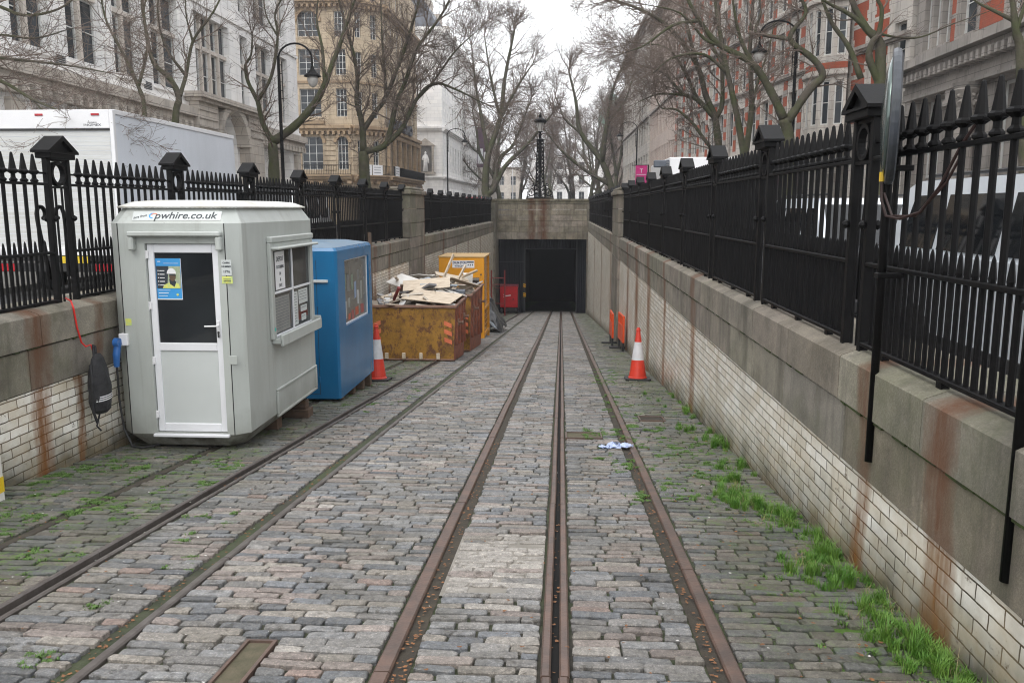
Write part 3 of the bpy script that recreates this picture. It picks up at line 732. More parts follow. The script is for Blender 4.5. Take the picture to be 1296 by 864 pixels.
flat([(PX+.135, PZ+.235), (PX+.2, PZ+.228), (PX+.2, PZ+.24), (PX+.135, PZ+.25)], M['ink'], 'goggles', -.0048)
flat(ell(PX+.157, PZ+.25, .047, .055, 14, 0, pi), M['white'], 'helmet', -.0054)
flat([(PX+PW, PZ-.004), (PX+PW+.004, PZ-.004), (PX+PW+.004, PZ+PH), (PX+PW, PZ+PH)], M['white'], 'border', 0)
flat([(PX, PZ-.006), (PX+PW, PZ-.006), (PX+PW, PZ+.004), (PX, PZ+.004)], M['white'], 'border', -.001)
for (x, z, s_, n_) in ((.02, .365, .03, 2), (.08, .35, .15, 1), (.015, .085, .12, 1), (.015, .055, .10, 2), (.015, .03, .09, 1)):
    flat([(PX+x, PZ+z), (PX+x+s_, PZ+z), (PX+x+s_, PZ+z+.004*n_), (PX+x, PZ+z+.004*n_)], M['white'], 'text_line', -.002)
for k in range(5):
    flat(ell(PX+.022, PZ+.28-k*.035, .006, .006, 8), M['white'], 'bullet', -.002); flat([(PX+.035, PZ+.275-k*.035), (PX+.085, PZ+.275-k*.035), (PX+.085, PZ+.283-k*.035), (PX+.035, PZ+.283-k*.035)], M['white'], 'text_line', -.002)
flat(ell(PX+.205, PZ+.045, .012, .012, 12), M['posteryel'], 'badge', -.002)
# fascia sign "pwhire.co.uk" on the sloping top edge
fa = math.atan2(.085, .145)
sg = MB(); sg.box(-.44, .44, -.001, .001, -.05, .05); sg = sg.build('fascia_sticker', M['panel'], kb); sg.location = (-.60, .0385, 2.312); sg.rotation_euler = (-fa, 0, 0)
text('pwhire.co.uk', .105, M['ink'], sg, (.085, -.0025, 0), (pi/2, 0, 0), 'website_lettering', shear=.18, sx=1.12, bold=.001)
text('hire from', .035, M['ink'], sg, (-.365, -.0025, -.01), (pi/2, RAD(-14), 0), 'small_lettering', shear=.3)
b = MB()
for k in range(12):
    a, c = 2*pi*(k/12*.6+.2), 2*pi*((k+1)/12*.6+.2); b.face([(-.245+.034*cos(a), -.0025, .03*sin(a)), (-.245+.034*cos(c), -.0025, .03*sin(c)), (-.245+.02*cos(c), -.0025, .02*sin(c)), (-.245+.02*cos(a), -.0025, .02*sin(a))])
b.build('blue_arc_logo', M['posterblue'], sg)
b = MB()
for k in range(8):
    a, c = pi*(k/8*.9), pi*((k+1)/8*.9); b.face([(-.225+.036*cos(a), -.0027, .028*sin(a)), (-.225+.036*cos(c), -.0027, .028*sin(c)), (-.225+.026*cos(c), -.0027, .02*sin(c)), (-.225+.026*cos(a), -.0027, .02*sin(a))])
b.build('pink_arc_logo', M['salmon'], sg)
# number plate and stickers beside the door
pl = MB(); pl.bbox(-.17, -.07, -.004, .001, 1.74, 1.89, .001); pl = pl.build('number_plate', M['panel'], kb)
for s_, z, h_ in (('CABIN', 1.862, .024), ('NUMBER', 1.826, .024), ('1776', 1.776, .034)): text(s_, h_, M['ink'], pl, (-.12, -.0055, z), (pi/2, 0, 0), 'lettering', bold=.0004)
b = MB(); b.box(-.17, -.065, -.003, 0, 1.66, 1.73); st = b.build('warning_sticker', M['posteryel'], kb)
b = MB(); b.box(-.155, -.08, -.004, -.003, 1.70, 1.706); b.box(-.155, -.08, -.004, -.003, 1.685, 1.691); b.box(-.155, -.08, -.004, -.003, 1.67, 1.676); b.build('text_line', M['ink'], st)
b = MB(); b.bbox(-.145, -.06, -.006, .001, .86, .95, .003); b.build('socket_plate', M['cabin'], kb)
b = MB(); b.box(-1.115, -1.05, -.003, 0, 1.18, 1.24); b.build('warning_sticker', M['posteryel'], kb) if False else None
# side window unit (looks onto the rails)
b = MB(); y0, y1 = .78, 2.28
for (a, c, z0, z1, o) in ((y0, y1, 2.02, 2.085, .06), (y0, y0+.09, .98, 2.02, .045), (y1-.09, y1, .98, 2.02, .045), (y0+.09, y1-.09, 1.93, 2.02, .045)):
    b.bbox(-.002, o, a, c, z0, z1, .01)
b.bbox(-.002, .13, y0+.02, y1-.02, 1.945, 1.975, .01)
b.bbox(-.002, .115, y0+.05, y1+.02, .925, .985, .01); b.bbox(.09, .125, y0+.05, y1+.02, .90, 1.03, .01); b.bbox(-.002, .12, y1-.02, y1+.02, .95, 1.06, .008)
wu = b.build('side_window', M['cabin'], kb)
b = MB(); b.box(.002, .012, y0+.09, y1-.09, 1.0, 1.93); b.build('window_glass', M['glass'], wu)
b = MB(); b.bbox(.012, .03, y0+.09, y1-.09, 1.46, 1.485, .003); b.bbox(.012, .03, (y0+y1)/2-.012, (y0+y1)/2+.012, 1.0, 1.93, .003); b.bbox(.012, .035, y0+.09, y1-.09, .99, 1.015, .003); b.build('glazing_bar', M['pvc'], wu)
b = MB(); b.box(.0125, .0145, .99, 1.30, 1.50, 1.915); sn = b.build('paper_sign', M['white'], wu)
for s_, z, h_ in (('DEPOT', 1.83, .075), ('CLOCKING', 1.745, .048), ('IN', 1.67, .05), ('&', 1.605, .05), ('OUT', 1.54, .05)):
    text(s_, h_, M['ink'], sn, (.0155, 1.145, z), (pi/2, 0, pi/2), 'lettering', bold=.0005)
for (a, c, z0, z1) in ((1.56, 1.72, 1.03, 1.42), (1.76, 2.1, 1.26, 1.43), (1.82, 2.06, 1.16, 1.235), (1.84, 2.02, 1.05, 1.13), (.92, 1.42, 1.03, 1.42)):
    b = MB(); b.box(.0125, .0145, a, c, z0, z1); sn = b.build('paper_notice', M['panel'] if a > 1 else pm('grey_blind', (.26,.26,.24), (.2,.2,.19), 9, .6), wu)
    b = MB(); z = z1-.03
    while z > z0+.02: b.box(.0145, .0152, a+.02, c-.02-.03*((z*97) % 1), z, z+.005); z -= .032
    b.build('text_line', M['ink'] if a > 1 else M['greyboard'], sn)
b = MB(); b.lathe([(.02, .0), (.02, .003)], (.045, y0+.045, 1.09), 10, 'x'); b.build('green_sticker', M['teal'], wu)
# lower vent panel
b = MB()
for (a, c, z0, z1) in ((.88, 2.35, .39, .42), (.88, 2.35, .10, .13), (.88, .93, .13, .39), (2.30, 2.35, .13, .39)): b.bbox(-.002, .028, a, c, z0, z1, .008)
b.box(.0, .006, .93, 2.30, .13, .39); b.build('side_panel', M['cabin'], kb)
# power connector and sticker on the left corner
b = MB(); b.bbox(-1.262, -1.13, -.02, .09, .985, 1.09, .006) if False else b.bbox(-1.24, -1.15, -.03, .05, 1.04, 1.16, .006); b.build('socket_box', M['white'], kb)
b = MB(); b.tube([(-1.23, -.06, 1.08), (-1.245, -.08, .96), (-1.25, -.08, .84)], [.033, .036, .028], 12); b.lathe([(.045, 0), (.045, .05)], (-1.26, -.07, 1.08), 12, 'x'); b.build('power_plug', M['plasticblue'], kb)
b = MB(); b.tube([(-1.25, -.08, .84), (-1.26, -.06, .5), (-1.24, -.05, .2), (-1.15, -.08, .03), (-1.08, -.03, 0.0), (-.95, .1, .0)], .011, 8); b.build('power_lead', M['black'], kb)
b = MB(); b.box(-1.17, -1.11, -.003, 0, 1.24, 1.31); b.build('warning_sticker', M['posteryel'], kb)
# timber blocks under the far end and bearers
def sleeper(label, x0, x1, y0, y1, z0, z1):
    t = MB(); cx, cy = (x0+x1)/2, (y0+y1)/2
    t.bbox(x0-cx, x1-cx, y0-cy, y1-cy, 0, z1-z0, .008); o = t.build('timber_block', M['wood']); o.location = (cx, cy, z0); return tag(o, label, 'timber block', 'timber packing blocks under the cabins')
sleeper('thin dark packer under the near end of the grey cabin', -4.0, -3.4, 8.3, 8.45, rz(8.45), -.747)
sleeper('lower timber block under the far corner of the grey cabin', -3.75, -3.16, 10.0, 10.2, rz(10.0), rz(10.0)+.11)
sleeper('upper timber block resting on another under the far corner of the grey cabin', -3.6, -3.2, 10.02, 10.16, rz(10.0)+.112, -.747)
sleeper('timber block under the middle of the grey cabin', -3.7, -3.24, 9.1, 9.25, rz(9.1), -.747)

# ================================================================ blue hut
bh = thing('blue_hut', 'bright blue moulded kiosk with papers behind its side window', 'kiosk', (-3.15, 11.5, -1.085))
HW, HL = 1.3, 2.15
b = MB(); bb = ring8(-HW,0,0,HL,.03,0.02); bt = ring8(-HW,0,0,HL,.03,2.13); stack(b, [ring8(-HW,0,0,HL,.03,0,.03), bb, bt, ring8(-HW,0,0,HL,.03,2.175,.03)], {(1, 2)}); b.face(ring8(-HW,0,0,HL,.03,0,.03)[::-1])
W0, W1, WZ0, WZ1 = .42, 1.93, 1.02, 1.98
for (a, c, z0, z1) in ((.03, W0, .02, 2.13), (W1, HL-.03, .02, 2.13), (W0, W1, WZ1, 2.13), (W0, W1, .02, WZ0)): b.face([(0, a, z0), (0, c, z0), (0, c, z1), (0, a, z1)])
dd = -.05
b.face([(0,W0,WZ0),(0,W1,WZ0),(dd,W1,WZ0),(dd,W0,WZ0)]); b.face([(0,W0,WZ1),(dd,W0,WZ1),(dd,W1,WZ1),(0,W1,WZ1)]); b.face([(0,W0,WZ0),(dd,W0,WZ0),(dd,W0,WZ1),(0,W0,WZ1)]); b.face([(0,W1,WZ0),(0,W1,WZ1),(dd,W1,WZ1),(dd,W1,WZ0)])
b.build('shell', M['blue'], bh)
b = MB(); rr_ = ring8(-HW,0,0,HL,.03,2.176,.03); cc_ = [( -HW/2+(p[0]+HW/2)*.55, HL/2+(p[1]-HL/2)*.6, 2.235) for p in rr_]
stack(b, [rr_, cc_]); b.face(cc_); b.build('roof', M['blue_roof'], bh)
b = MB(); b.box(-.052, -.044, W0, W1, WZ0, WZ1); wg = b.build('side_window', glass('grubby_hut_glass', (.09,.088,.08), .2), bh)
b = MB(); e = .022
for (a, c, z0, z1) in ((W0+.001, W1-.001, WZ0+.001, WZ0+e), (W0+.001, W1-.001, WZ1-e, WZ1-.001), (W0+.001, W0+e, WZ0+e, WZ1-e), (W1-e, W1-.001, WZ0+e, WZ1-e)): b.bbox(-.044, -.03, a, c, z0, z1, .002)
b.build('window_frame', M['pvc'], wg)
R = random.Random(9)
cols = [pm('aged_paper', (.30,.31,.29), (.24,.25,.23), 9, .6), pm('white_paper', (.45,.46,.46), (.36,.37,.37), 9, .6), pm('faded_orange_paper', (.45,.09,.04), (.35,.1,.06), 9, .6), pm('faded_red_paper', (.32,.06,.05), (.28,.10,.09), 9, .6), pm('faded_blue_paper', (.25,.32,.45), None, 3, .6), pm('faded_green_paper', (.20,.25,.19), None, 3, .6), pm('grey_paper', (.20,.20,.19), None, 3, .6)]
for (a, z, ww, hh, m_) in ((.50,1.10,.17,.36,1),(.52,1.55,.14,.3,5),(.70,1.5,.18,.35,6),(.72,1.06,.16,.13,2),(.92,1.05,.2,.2,3),(.95,1.5,.14,.32,5),(1.12,1.35,.15,.35,4),(1.3,1.25,.13,.3,1),(1.15,1.08,.25,.18,2),(1.5,1.3,.14,.4,0),(1.5,1.08,.25,.2,3),(1.32,1.62,.16,.22,6),(1.7,1.35,.12,.4,6),(.74,1.25,.13,.2,0)):
    b = MB(); sk = R.uniform(-.012, .012); b.hexa([(-.0435,a,z),(-.0425,a,z),(-.0425,a+ww*.8,z+sk),(-.0435,a+ww*.8,z+sk),(-.0435,a+sk,z+hh*.72),(-.0425,a+sk,z+hh*.72),(-.0425,a+ww*.8+sk,z+hh*.72+sk),(-.0435,a+ww*.8+sk,z+hh*.72+sk)]); b.build('paper_notice', cols[m_], wg)
b = MB(); b.box(-.30, -.294, -.002, .004, .08, 2.0)
b.box(-.95, -.30, -.002, .004, .08, .086); b.build('door_seam', M['line'], bh)
b = MB(); b.bbox(-.75, -.13, -.03, .001, 1.69, 1.73, .006); b.build('door_hood', M['panel'], bh)
for z in (.25, 1.35): b = MB(); b.bbox(-.31, -.285, -.012, .001, z, z+.09, .003); b.build('hinge', M['blue'], bh)
for i, y in enumerate((11.75, 12.4, 13.0, 13.5)):
    sleeper(('first','second','third','last')[i]+' timber bearer from the near end under the blue hut', -4.3, -3.19, y, y+.12, rz(y), -1.09)
M['carglass'] = glass('tinted_car_glass', (.006,.007,.008), .05)
# ================================================================ skips and their load
def skip(label, x0, x1, y0, y1, ztop, stripes=True, seed=0):
    zb = rz((y0+y1)/2)+.03; zb = rz(y0)+.01
    t = thing('skip', label, 'skip', ((x0+x1)/2, y0, zb), (0, 0, 0), 'waste skips by the left wall')
    h = ztop-zb; wd = (x1-x0)/2; L = y1-y0; b = MB()
    s = .06; e = .05
    bo = [(-wd+s, .10), (wd-s, .10), (wd-s, L-.12), (-wd+s, L-.12)]; to = [(-wd, 0), (wd, 0), (wd, L), (-wd, L)]
    def quad(b, a, c, z0a, z1a, off=0):
        pass
    bi = [(p[0]*.97, e+(p[1]-0)*.97) for p in bo]; ti = [(-wd+e, e), (wd-e, e), (wd-e, L-e), (-wd+e, L-e)]
    front = MB(); sides = {1: MB(), 3: MB()}
    zl = lambda y: rz(y0+y)-zb+.012
    for k in range(4):
        a, c = k, (k+1) % 4
        tgt = front if k in (0, 2) else sides[k]
        tgt.face([(*bo[a], zl(bo[a][1])), (*bo[c], zl(bo[c][1])), (*to[c], h), (*to[a], h)])
        tgt.face([(*ti[a], h), (*ti[c], h), (*bi[c], .06-.1), (*bi[a], .06-.1)])
    front.face([(*bi[0], .0), (*bi[1], .0), (*bi[2], -.1), (*bi[3], -.1)])
    front.build('body', M['skip'], t); sides[1].build('side_wall', M['skip_side'], t); sides[3].build('side_wall', M['skip_side'], t)
    b = MB()
    for k in range(4):
        a, c = to[k], to[(k+1) % 4]
        if k % 2 == 0: b.bbox(min(a[0], c[0])-.03, max(a[0], c[0])+.03, a[1]-.035, a[1]+.035, h-.03, h+.03, .01)
        else: b.bbox(a[0]-.035, a[0]+.035, min(a[1], c[1])+.036, max(a[1], c[1])-.036, h-.03, h+.03, .01)
    b.build('rim', M['skip_in'], t)
    for q in (.1, .38, .66, .92):
        b = MB(); yy = .1+(L-.25)*q; b.bbox(wd-s*.7-.02, wd+.015, yy-.035, yy+.035, zl(yy)+.35, h-.03, .008); b.build('side_rib', M['skip_side'], t)
    for q in (.25, .78):
        yy = L*q; b = MB(); b.lathe([(.03, 0), (.03, .09), (.045, .09), (.045, .12)], (wd-.0, yy, h-.42), 10, 'x'); b.bbox(wd-.05, wd+.02, yy-.10, yy+.10, h-.5, h-.34, .01); b.build('lifting_lug', M['skip_in'], t)
    if stripes:
        for sx in (-1, 1):
            b = MB(); xa, xb = (wd-.26, wd-.09) if sx > 0 else (-wd+.09, -wd+.26)
            for k in range(3):
                z = .38*h+k*.19-.1; f = lambda zz: .10*(1-(zz-.0)/h)-.006
                p = [(xa, z+(.07 if sx > 0 else 0)), (xb, z+(0 if sx > 0 else .07)), (xb, z+.1+(0 if sx > 0 else .07)), (xa, z+.1+(.07 if sx > 0 else 0))]
                b.face([(q[0], f(q[1]), q[1]) for q in p])
            b.build('hazard_stripes', M['salmon'], t)
    b = MB()
    for q in (-.62, -.22, .18, .58): b.bbox(wd*q-.04, wd*q+.04, .05, .12, .03, .17, .01)
    b.build('lower_lugs', M['ply'], t)
    b = MB(); b.bbox(-wd+.06, wd-.06, .075, .13, .0, .035, .008); b.build('bottom_rail', M['skip_in'], t)
    return t
skip('near scuffed yellow skip piled with plywood, orange stripes at its corners', -4.32, -2.36, 18.3, 20.4, -.53)
skip('rusted red and yellow skip behind the first one', -4.3, -2.32, 21.2, 24.4, -.58, True, 3)
def board(name, label, cat, cx, cy, cz, sx, sy, sz, rx, ry, rzz, m, grp=None):
    b = MB(); b.bbox(-sx/2, sx/2, -sy/2, sy/2, -sz/2, sz/2, .003); o = b.build(name, m); o.location = (cx, cy, cz); o.rotation_euler = (RAD(rx), RAD(ry), RAD(rzz)); return tag(o, label, cat, grp)
GW = 'waste piled on the skips'
fill = MB(); R = random.Random(2)
for (x0, x1, y0, y1, z) in ((-4.2, -2.45, 18.45, 20.25, -.72), (-4.18, -2.42, 21.4, 24.2, -.75)):
    n_ = 9
    for i in range(n_):
        for j in range(n_):
            hgt = lambda i, j: z+(.25*math.sin(pi*i/n_)*math.sin(pi*j/n_))+.05*math.sin(i*7.1+j*3.3)
            P = [(x0+(x1-x0)*a/n_, y0+(y1-y0)*c/n_, hgt(a, c)) for a, c in ((i,j),(i+1,j),(i+1,j+1),(i,j+1))]; fill.face(P)
tag(fill.build('rubble', pm('mixed_rubble', (.30,.26,.21), (.12,.10,.08), 9, .9, .8, 20)), 'grey brown rubble filling both skips', 'rubble'); bpy.data.objects['rubble']['kind'] = 'stuff'
board('plywood_sheet', 'largest pale plywood sheet lying over the front rim of the near skip', 'plywood', -2.95, 18.85, -.36, 1.2, .85, .018, 9, 4, -14, M['ply'], GW)
board('plywood_sheet', 'upright tan plywood sheet leaning across the middle of the near skip', 'plywood', -3.25, 19.8, -.16, 1.15, .65, .018, 17, -5, 6, M['ply'], GW)
board('plywood_sheet', 'small plywood offcut at the right of the far skip', 'plywood', -2.55, 21.6, -.28, .8, .5, .018, -10, 18, 20, M['ply'], GW)
board('acrylic_sheet', 'pale blue grey sheet lying flat behind the largest plywood sheet', 'panel', -3.0, 20.1, -.22, .9, .6, .03, -8, 2, 10, M['clear'], GW)
board('foam_board', 'dark grey board under the plywood at the skip corner', 'board', -2.75, 20.3, -.40, .75, .5, .09, 0, 0, 4, M['greyboard'], GW)
board('white_board', 'white board on the left of the skip load', 'board', -4.0, 20.9, -.2, .7, .6, .03, 18, 12, -30, M['whiteboard'], GW)
board('white_board', 'white block of board at the right end of the far skip', 'board', -2.6, 22.9, -.3, .25, .3, .3, 4, 3, 12, M['whiteboard'], GW)
for i, (x, y, z, L, a, r_, lab) in enumerate(((-3.85, 19.0, -.38, .85, 55, 20, 'reddish batten sticking out at the left of the near skip'), (-3.75, 19.15, -.36, .8, 48, 12, 'brown batten beside the reddish one'), (-4.15, 20.7, -.1, .7, 78, 5, 'pale batten standing upright at the back left of the skips'), (-2.75, 22.2, -.2, .8, 12, 70, 'light batten lying over the far skip'), (-2.5, 22.5, -.12, .5, 62, 60, 'short splintered batten at the right of the far skip'), (-3.1, 22.0, -.1, 1.2, 6, 60, 'long pale batten across the far skip load'))):
    board('timber_batten', lab, 'timber', x, y, z, .07, .04, L, a, r_*.5, r_, (M['redsteel'] if i == 0 else M['ply'] if i > 1 else M['wood']), GW)
for i_, (x, y, z, a, c, rx, ry, rr_, m_, lab) in enumerate(((-3.9, 19.3, -.42, .6, .4, 20, -12, 40, 'ply', 'small tan offcut tipped at the left corner of the near skip'), (-2.6, 19.9, -.36, .45, .6, -12, 16, -25, 'whiteboard', 'torn white board beside the plywood sheets'), (-3.6, 21.0, -.22, .7, .5, 8, -9, 30, 'clear', 'pale sheet between the two skip loads'), (-3.0, 22.6, -.2, .9, .5, 6, 12, 15, 'ply', 'tan offcut in the middle of the far skip load'), (-3.9, 22.3, -.18, .5, .7, -9, 8, 50, 'whiteboard', 'white panel at the left of the far skip load'))): board('board_offcut', lab, 'board', x, y, z, a, c, .02, rx, ry, rr_, M[m_], GW)
fr_ = MB(); R = random.Random(31)
for _ in range(80):
    near = R.random() < .6; x = R.uniform(-4.2, -2.45); y = R.uniform(18.4, 20.3) if near else R.uniform(21.4, 24.2); z0 = (-.62 if near else -.62)+.26*math.sin(pi*(x+4.3)/1.95)*math.sin(pi*((y-18.3)/2.1 if near else (y-21.2)/3.2))+R.uniform(0, .12)
    a, c, d_ = R.uniform(.05, .32), R.uniform(.03, .12), R.uniform(.012, .05); Mx = Matrix.Translation((x, y, z0)) @ Matrix.Rotation(R.uniform(0, 2*pi), 4, 'Z') @ Matrix.Rotation(R.gauss(0, .35), 4, 'X') @ Matrix.Rotation(R.gauss(0, .35), 4, 'Y')
    fr_.col = R.choice(((.62,.56,.47), (.7,.68,.64), (.45,.36,.26), (.3,.24,.18), (.12,.12,.13), (.5,.5,.5)))
    fr_.hexa([tuple(Mx @ Vector(p)) for p in ((-a,-c,0),(a,-c,0),(a,c,0),(-a,c,0),(-a,-c,d_),(a,-c,d_),(a,c,d_),(-a,c,d_))])
mfr = NM('broken_fragment'); mfr.col(mfr.mix(.9, mfr.mix(mfr.noise(9, 5), (.7,.7,.7), (1.1,1.1,1.1)), mfr.tint(), 'MULTIPLY')); mfr.rough(.8)
o = fr_.build('rubble', mfr.m); tag(o, 'broken splinters and plasterboard scraps heaped among the boards on the skips', 'rubble'); o['kind'] = 'stuff'
board('red_tray', 'red plastic tray buried at the left of the near skip load', 'tray', -3.9, 19.6, -.47, .4, .35, .12, 5, -14, 15, M['redplastic'], GW)
board('timber_plank', 'dark plank leaning on the white brick wall behind the near skip', 'plank', -4.36, 18.8, -.1, .04, .2, 2.4, -7, -2, 0, M['wood'])

# ================================================================ orange yellow drum store
ds = thing('drum_store', 'orange yellow steel drum store cage with a sign on its header', 'storage cage', (-4.05, 27.3, rz(27.3)))
DW, DL, DH = 1.5, 2.0, 2.68
b = MB(); b.bbox(0, DW, -.03, .03, DH-.66, DH, .01); b.build('header', M['yellow'], ds)
b = MB(); b.bbox(-.03, DW+.03, -.04, DL+.03, DH, DH+.05, .01); b.build('roof', pm('dusty_tan_roof', (.50,.33,.14), (.42,.3,.16), 5, .8), ds)
b = MB()
for x in (.0, DW-.09):
    for y in (.031, DL-.09): b.bbox(x, x+.09, y, y+.09, -.25 if y > 1 else 0, DH-.001, .008)
b.bbox(DW-.16, DW, -.03, .03, .0, DH-.661, .008); b.bbox(0, .1, -.03, .03, .0, DH-.661, .008)
b.bbox(DW-.07, DW-.01, .12, DL-.09, .9, .98, .008); b.bbox(DW-.07, DW-.01, .12, DL-.09, .0, .12, .008); b.bbox(0.11, DW-.17, -.02, .02, .0, .12, .008)
b.build('frame', M['yellow'], ds)
b = MB()
for k in range(14): z = .2+k*.17; b.box(DW-.045, DW-.035, .12, DL-.09, z, z+.012)
for k in range(10): y = .2+k*.18; b.box(DW-.043, DW-.037, y, y+.012, .12, DH-.05)
b.build('mesh_side', M['yellow'], ds)
b = MB(); b.box(.45, 1.18, -.036, -.031, DH-.33, DH-.09); sg = b.build('sign_board', M['white'], ds)
text('DRUM STORE', .105, M['navy'], sg, (.70, -.0375, DH-.165), (pi/2, 0, 0), 'lettering', sx=.72, bold=.003); text('INTERCEPTOR', .08, M['navy'], sg, (.72, -.0375, DH-.275), (pi/2, 0, 0), 'lettering', sx=.72, bold=.002)
b = MB(); b.box(.94, 1.16, -.038, -.0365, DH-.17, DH-.12)
for k in range(3): b.box(.96+k*.07, 1.0+k*.07, -.038, -.0365, DH-.26, DH-.21)
b.build('small_print', M['greyboard'], sg)
for x in (.08, DW-.1):
    b = MB(); b.lathe([(.03, 0), (.03, .02)], (x+.0, -.055, DH-.55), 10, 'y'); b.build('eye_bolt', M['wood'], ds)
def drum(label, x, y, z0):
    b = MB(); r = .22
    b.lathe([(r-.01, 0), (r, .02), (r, .28), (r+.012, .29), (r, .30), (r, .58), (r+.012, .59), (r, .60), (r, .86), (r-.005, .88), (r-.03, .875), (.02, .87)], (0,0,0), 20)
    o = b.build('steel_drum', pm('grey_drum_paint', (.09,.10,.11), (.16,.14,.13), 5, .5), smooth=False); o.location = (x, y, z0); tag(o, label, 'drum', 'drums in the orange store'); return o
for i, (x, lab) in enumerate(((-3.72, 'grey drum at the left of the upper shelf in the orange store'), (-3.25, 'grey drum in the middle of the upper shelf in the orange store'), (-2.8, 'grey drum at the right of the upper shelf in the orange store'))):
    drum(lab, x, 28.0, rz(27.3)+1.0)
b = MB(); b.box(.1, DW-.1, .1, DL-.1, .94, .99); b.build('shelf', M['yellow'], ds)
# ================================================================ black sheeting, generator, frame
b = MB(); R = random.Random(21); N = 22; 
def hp(u, v):
    hgt = 1.45*max(0, 1-((u-.32)/.72)**2)*max(0, (1-((v-.5)/.52)**2))**.6
    return hgt+(.10*math.sin(u*17+v*5)+.07*math.sin(v*23-u*9))*(hgt > .05)
for i in range(N):
    for j in range(N):
        P = []
        for a, c in ((i,j),(i+1,j),(i+1,j+1),(i,j+1)):
            u, v = a/N, c/N; x = -3.9+u*1.7+.06*math.sin(v*13); y = 30.9+v*2.8+.08*math.sin(u*11)
            P.append((x, y, rz(y)+.01+max(0, hp(u, v))))
        b.face(P)
tag(b.build('plastic_sheeting', M['sheet'], smooth=True), 'crumpled black polythene sheeting over a heap beside the drum store', 'sheeting')
b = MB()
for i in range(10):
    P = []
    a0, a1 = i/10, (i+1)/10
    for a, s_ in ((a0, 0), (a1, 0), (a1, 1), (a0, 1)):
        x = -3.65+a*1.1+s_*.18; P.append((x, 30.80-.03*math.sin(a*9)-.03*s_, rz(30.9)+1.55-a*1.2-s_*.25+.05*math.sin(a*14)))
    b.face(P)
tag(b.build('polythene_scrap', M['clear']), 'pale torn polythene hanging down the black heap', 'polythene')
gt = thing('generator', 'red steel generator cabinet standing by the tunnel mouth', 'generator', (-4.12, 55.4, rz(55.4)))
b = MB(); b.bbox(0, 1.2, 0, .8, .42, 1.85, .04); b.build('cabinet', M['redplastic'], gt)
b = MB(); b.bbox(.0, 1.22, -.02, .82, 1.85, 1.93, .02); b.build('lid', pm('dull_red_lid', (.22,.03,.05), None, 3, .4), gt)
b = MB(); b.bbox(.05, 1.15, .05, .75, .12, .42, .02); b.build('base', M['black'], gt)
for x in (.05, 1.05): b = MB(); b.lathe([(.16, 0), (.2, .02), (.2, .12), (.16, .14)], (x, .0, .2), 14, 'x'); b.build('wheel', M['black'], gt)
b = MB(); b.lathe([(.045, 0), (.045, .02)], (.9, -.02, .98), 12, 'y'); b.build('socket', M['black'], gt)
b = MB()
pts = [(.2,1.33),(.36,1.25),(.5,1.25),(.72,1.29),(.74,1.22),(.5,1.18),(.37,1.16),(.22,1.12),(.3,1.22)]
b.prism(pts, -.012, -.004, 'y'); b.build('white_flash_logo', M['white'], gt, fix=True)
b = MB(); b.box(1.2, 1.26, .05, .75, .3, 1.7); b.build('side_vent', M['black'], gt)
fr = MB()
for x in (0, .84): fr.tube([(x, 0, 0), (x, 0, 2.85)], .045, 8)
for z in (2.35, .75, 1.95): fr.tube([(0, 0, z), (.84, 0, z)], .025, 8)
fr.tube([(.84, 0, 0), (.84, -.15, 0)], .04, 8); fr.tube([(0.02, .1, 1.9), (.42, -.1, 1.7), (.84, 0, 1.95)], .018, 6)
o = fr.build('tubular_stand', M['redsteel']); o.location = (-4.40, 52, rz(52)); tag(o, 'tall dull red tubular frame in front of the generator', 'steel frame')

# ================================================================ cones and barriers
def cone(label, x, y, s=1.0):
    t = thing('traffic_cone', label, 'traffic cone', (x, y, rz(y)), (-math.atan(SL)*.6, 0, 0), 'red and white traffic cones')
    b = MB(); q = .235*s
    b.prism([(-q+.05, -q), (q-.05, -q), (q, -q+.05), (q, q-.05), (q-.05, q), (-q+.05, q), (-q, q-.05), (-q, -q+.05)], .0, .045, 'z'); b.build('base', M['black'], t, fix=True)
    b = MB(); b.lathe([(.175*s, .045), (.175*s, .06), (.16*s, .07), (.115*s, .39*s)], n=24); b.build('lower_cone', M['conered'], t, smooth=False)
    b = MB(); b.lathe([(.118*s, .385*s), (.116*s, .39*s), (.07*s, .72*s), (.068*s, .72*s)], n=24); b.build('reflective_sleeve', M['conewhite'], t)
    b = MB(); b.lathe([(.067*s, .715*s), (.035*s, .92*s), (.043*s, .925*s), (.043*s, .95*s), (.03*s, .965*s), (.03*s, .985*s), (.015*s, .99*s)], n=20); b.build('tip', M['conered'], t)
    return t
cone('clean red and white cone standing alone by the right wall', 1.40, 14.95, .97)
cone('red and white cone half hidden behind the blue hut', -3.27, 14.35, 1.02)
def barrier(label, x, y, rot, hole):
    t = thing('plastic_barrier', label, 'barrier', (x, y, rz(y)), (0, 0, RAD(rot)), 'orange pedestrian barriers against the right wall')
    b = MB()
    for (a, c, z0, z1) in ((-.5, .5, .93, 1.0), (-.5, -.42, .74, .93), (.42, .5, .74, .93), (-.5, .5, .28, .74)): b.bbox(-.028, .028, a, c, z0, z1, .01)
    for k in range(4): b.bbox(-.026, .026, -.42+.2*k+.1, -.38+.2*k+.1, .741, .929, .006)
    b.build('panel', M['orange'], t)
    for y_ in (-.38, .38):
        b = MB(); b.bbox(-.03, .03, y_-.05, y_+.05, .05, .28, .008); b.bbox(-.27, .2, y_-.06, y_+.06, .0, .05, .01); b.build('foot', M['black'], t)
    return t
barrier('narrow looking orange barrier standing farther from the camera', 1.49, 24.4, .8, 0)
barrier('wider looking orange barrier with a slotted top, nearer the camera', 1.62, 22.3, 3.5, 1)

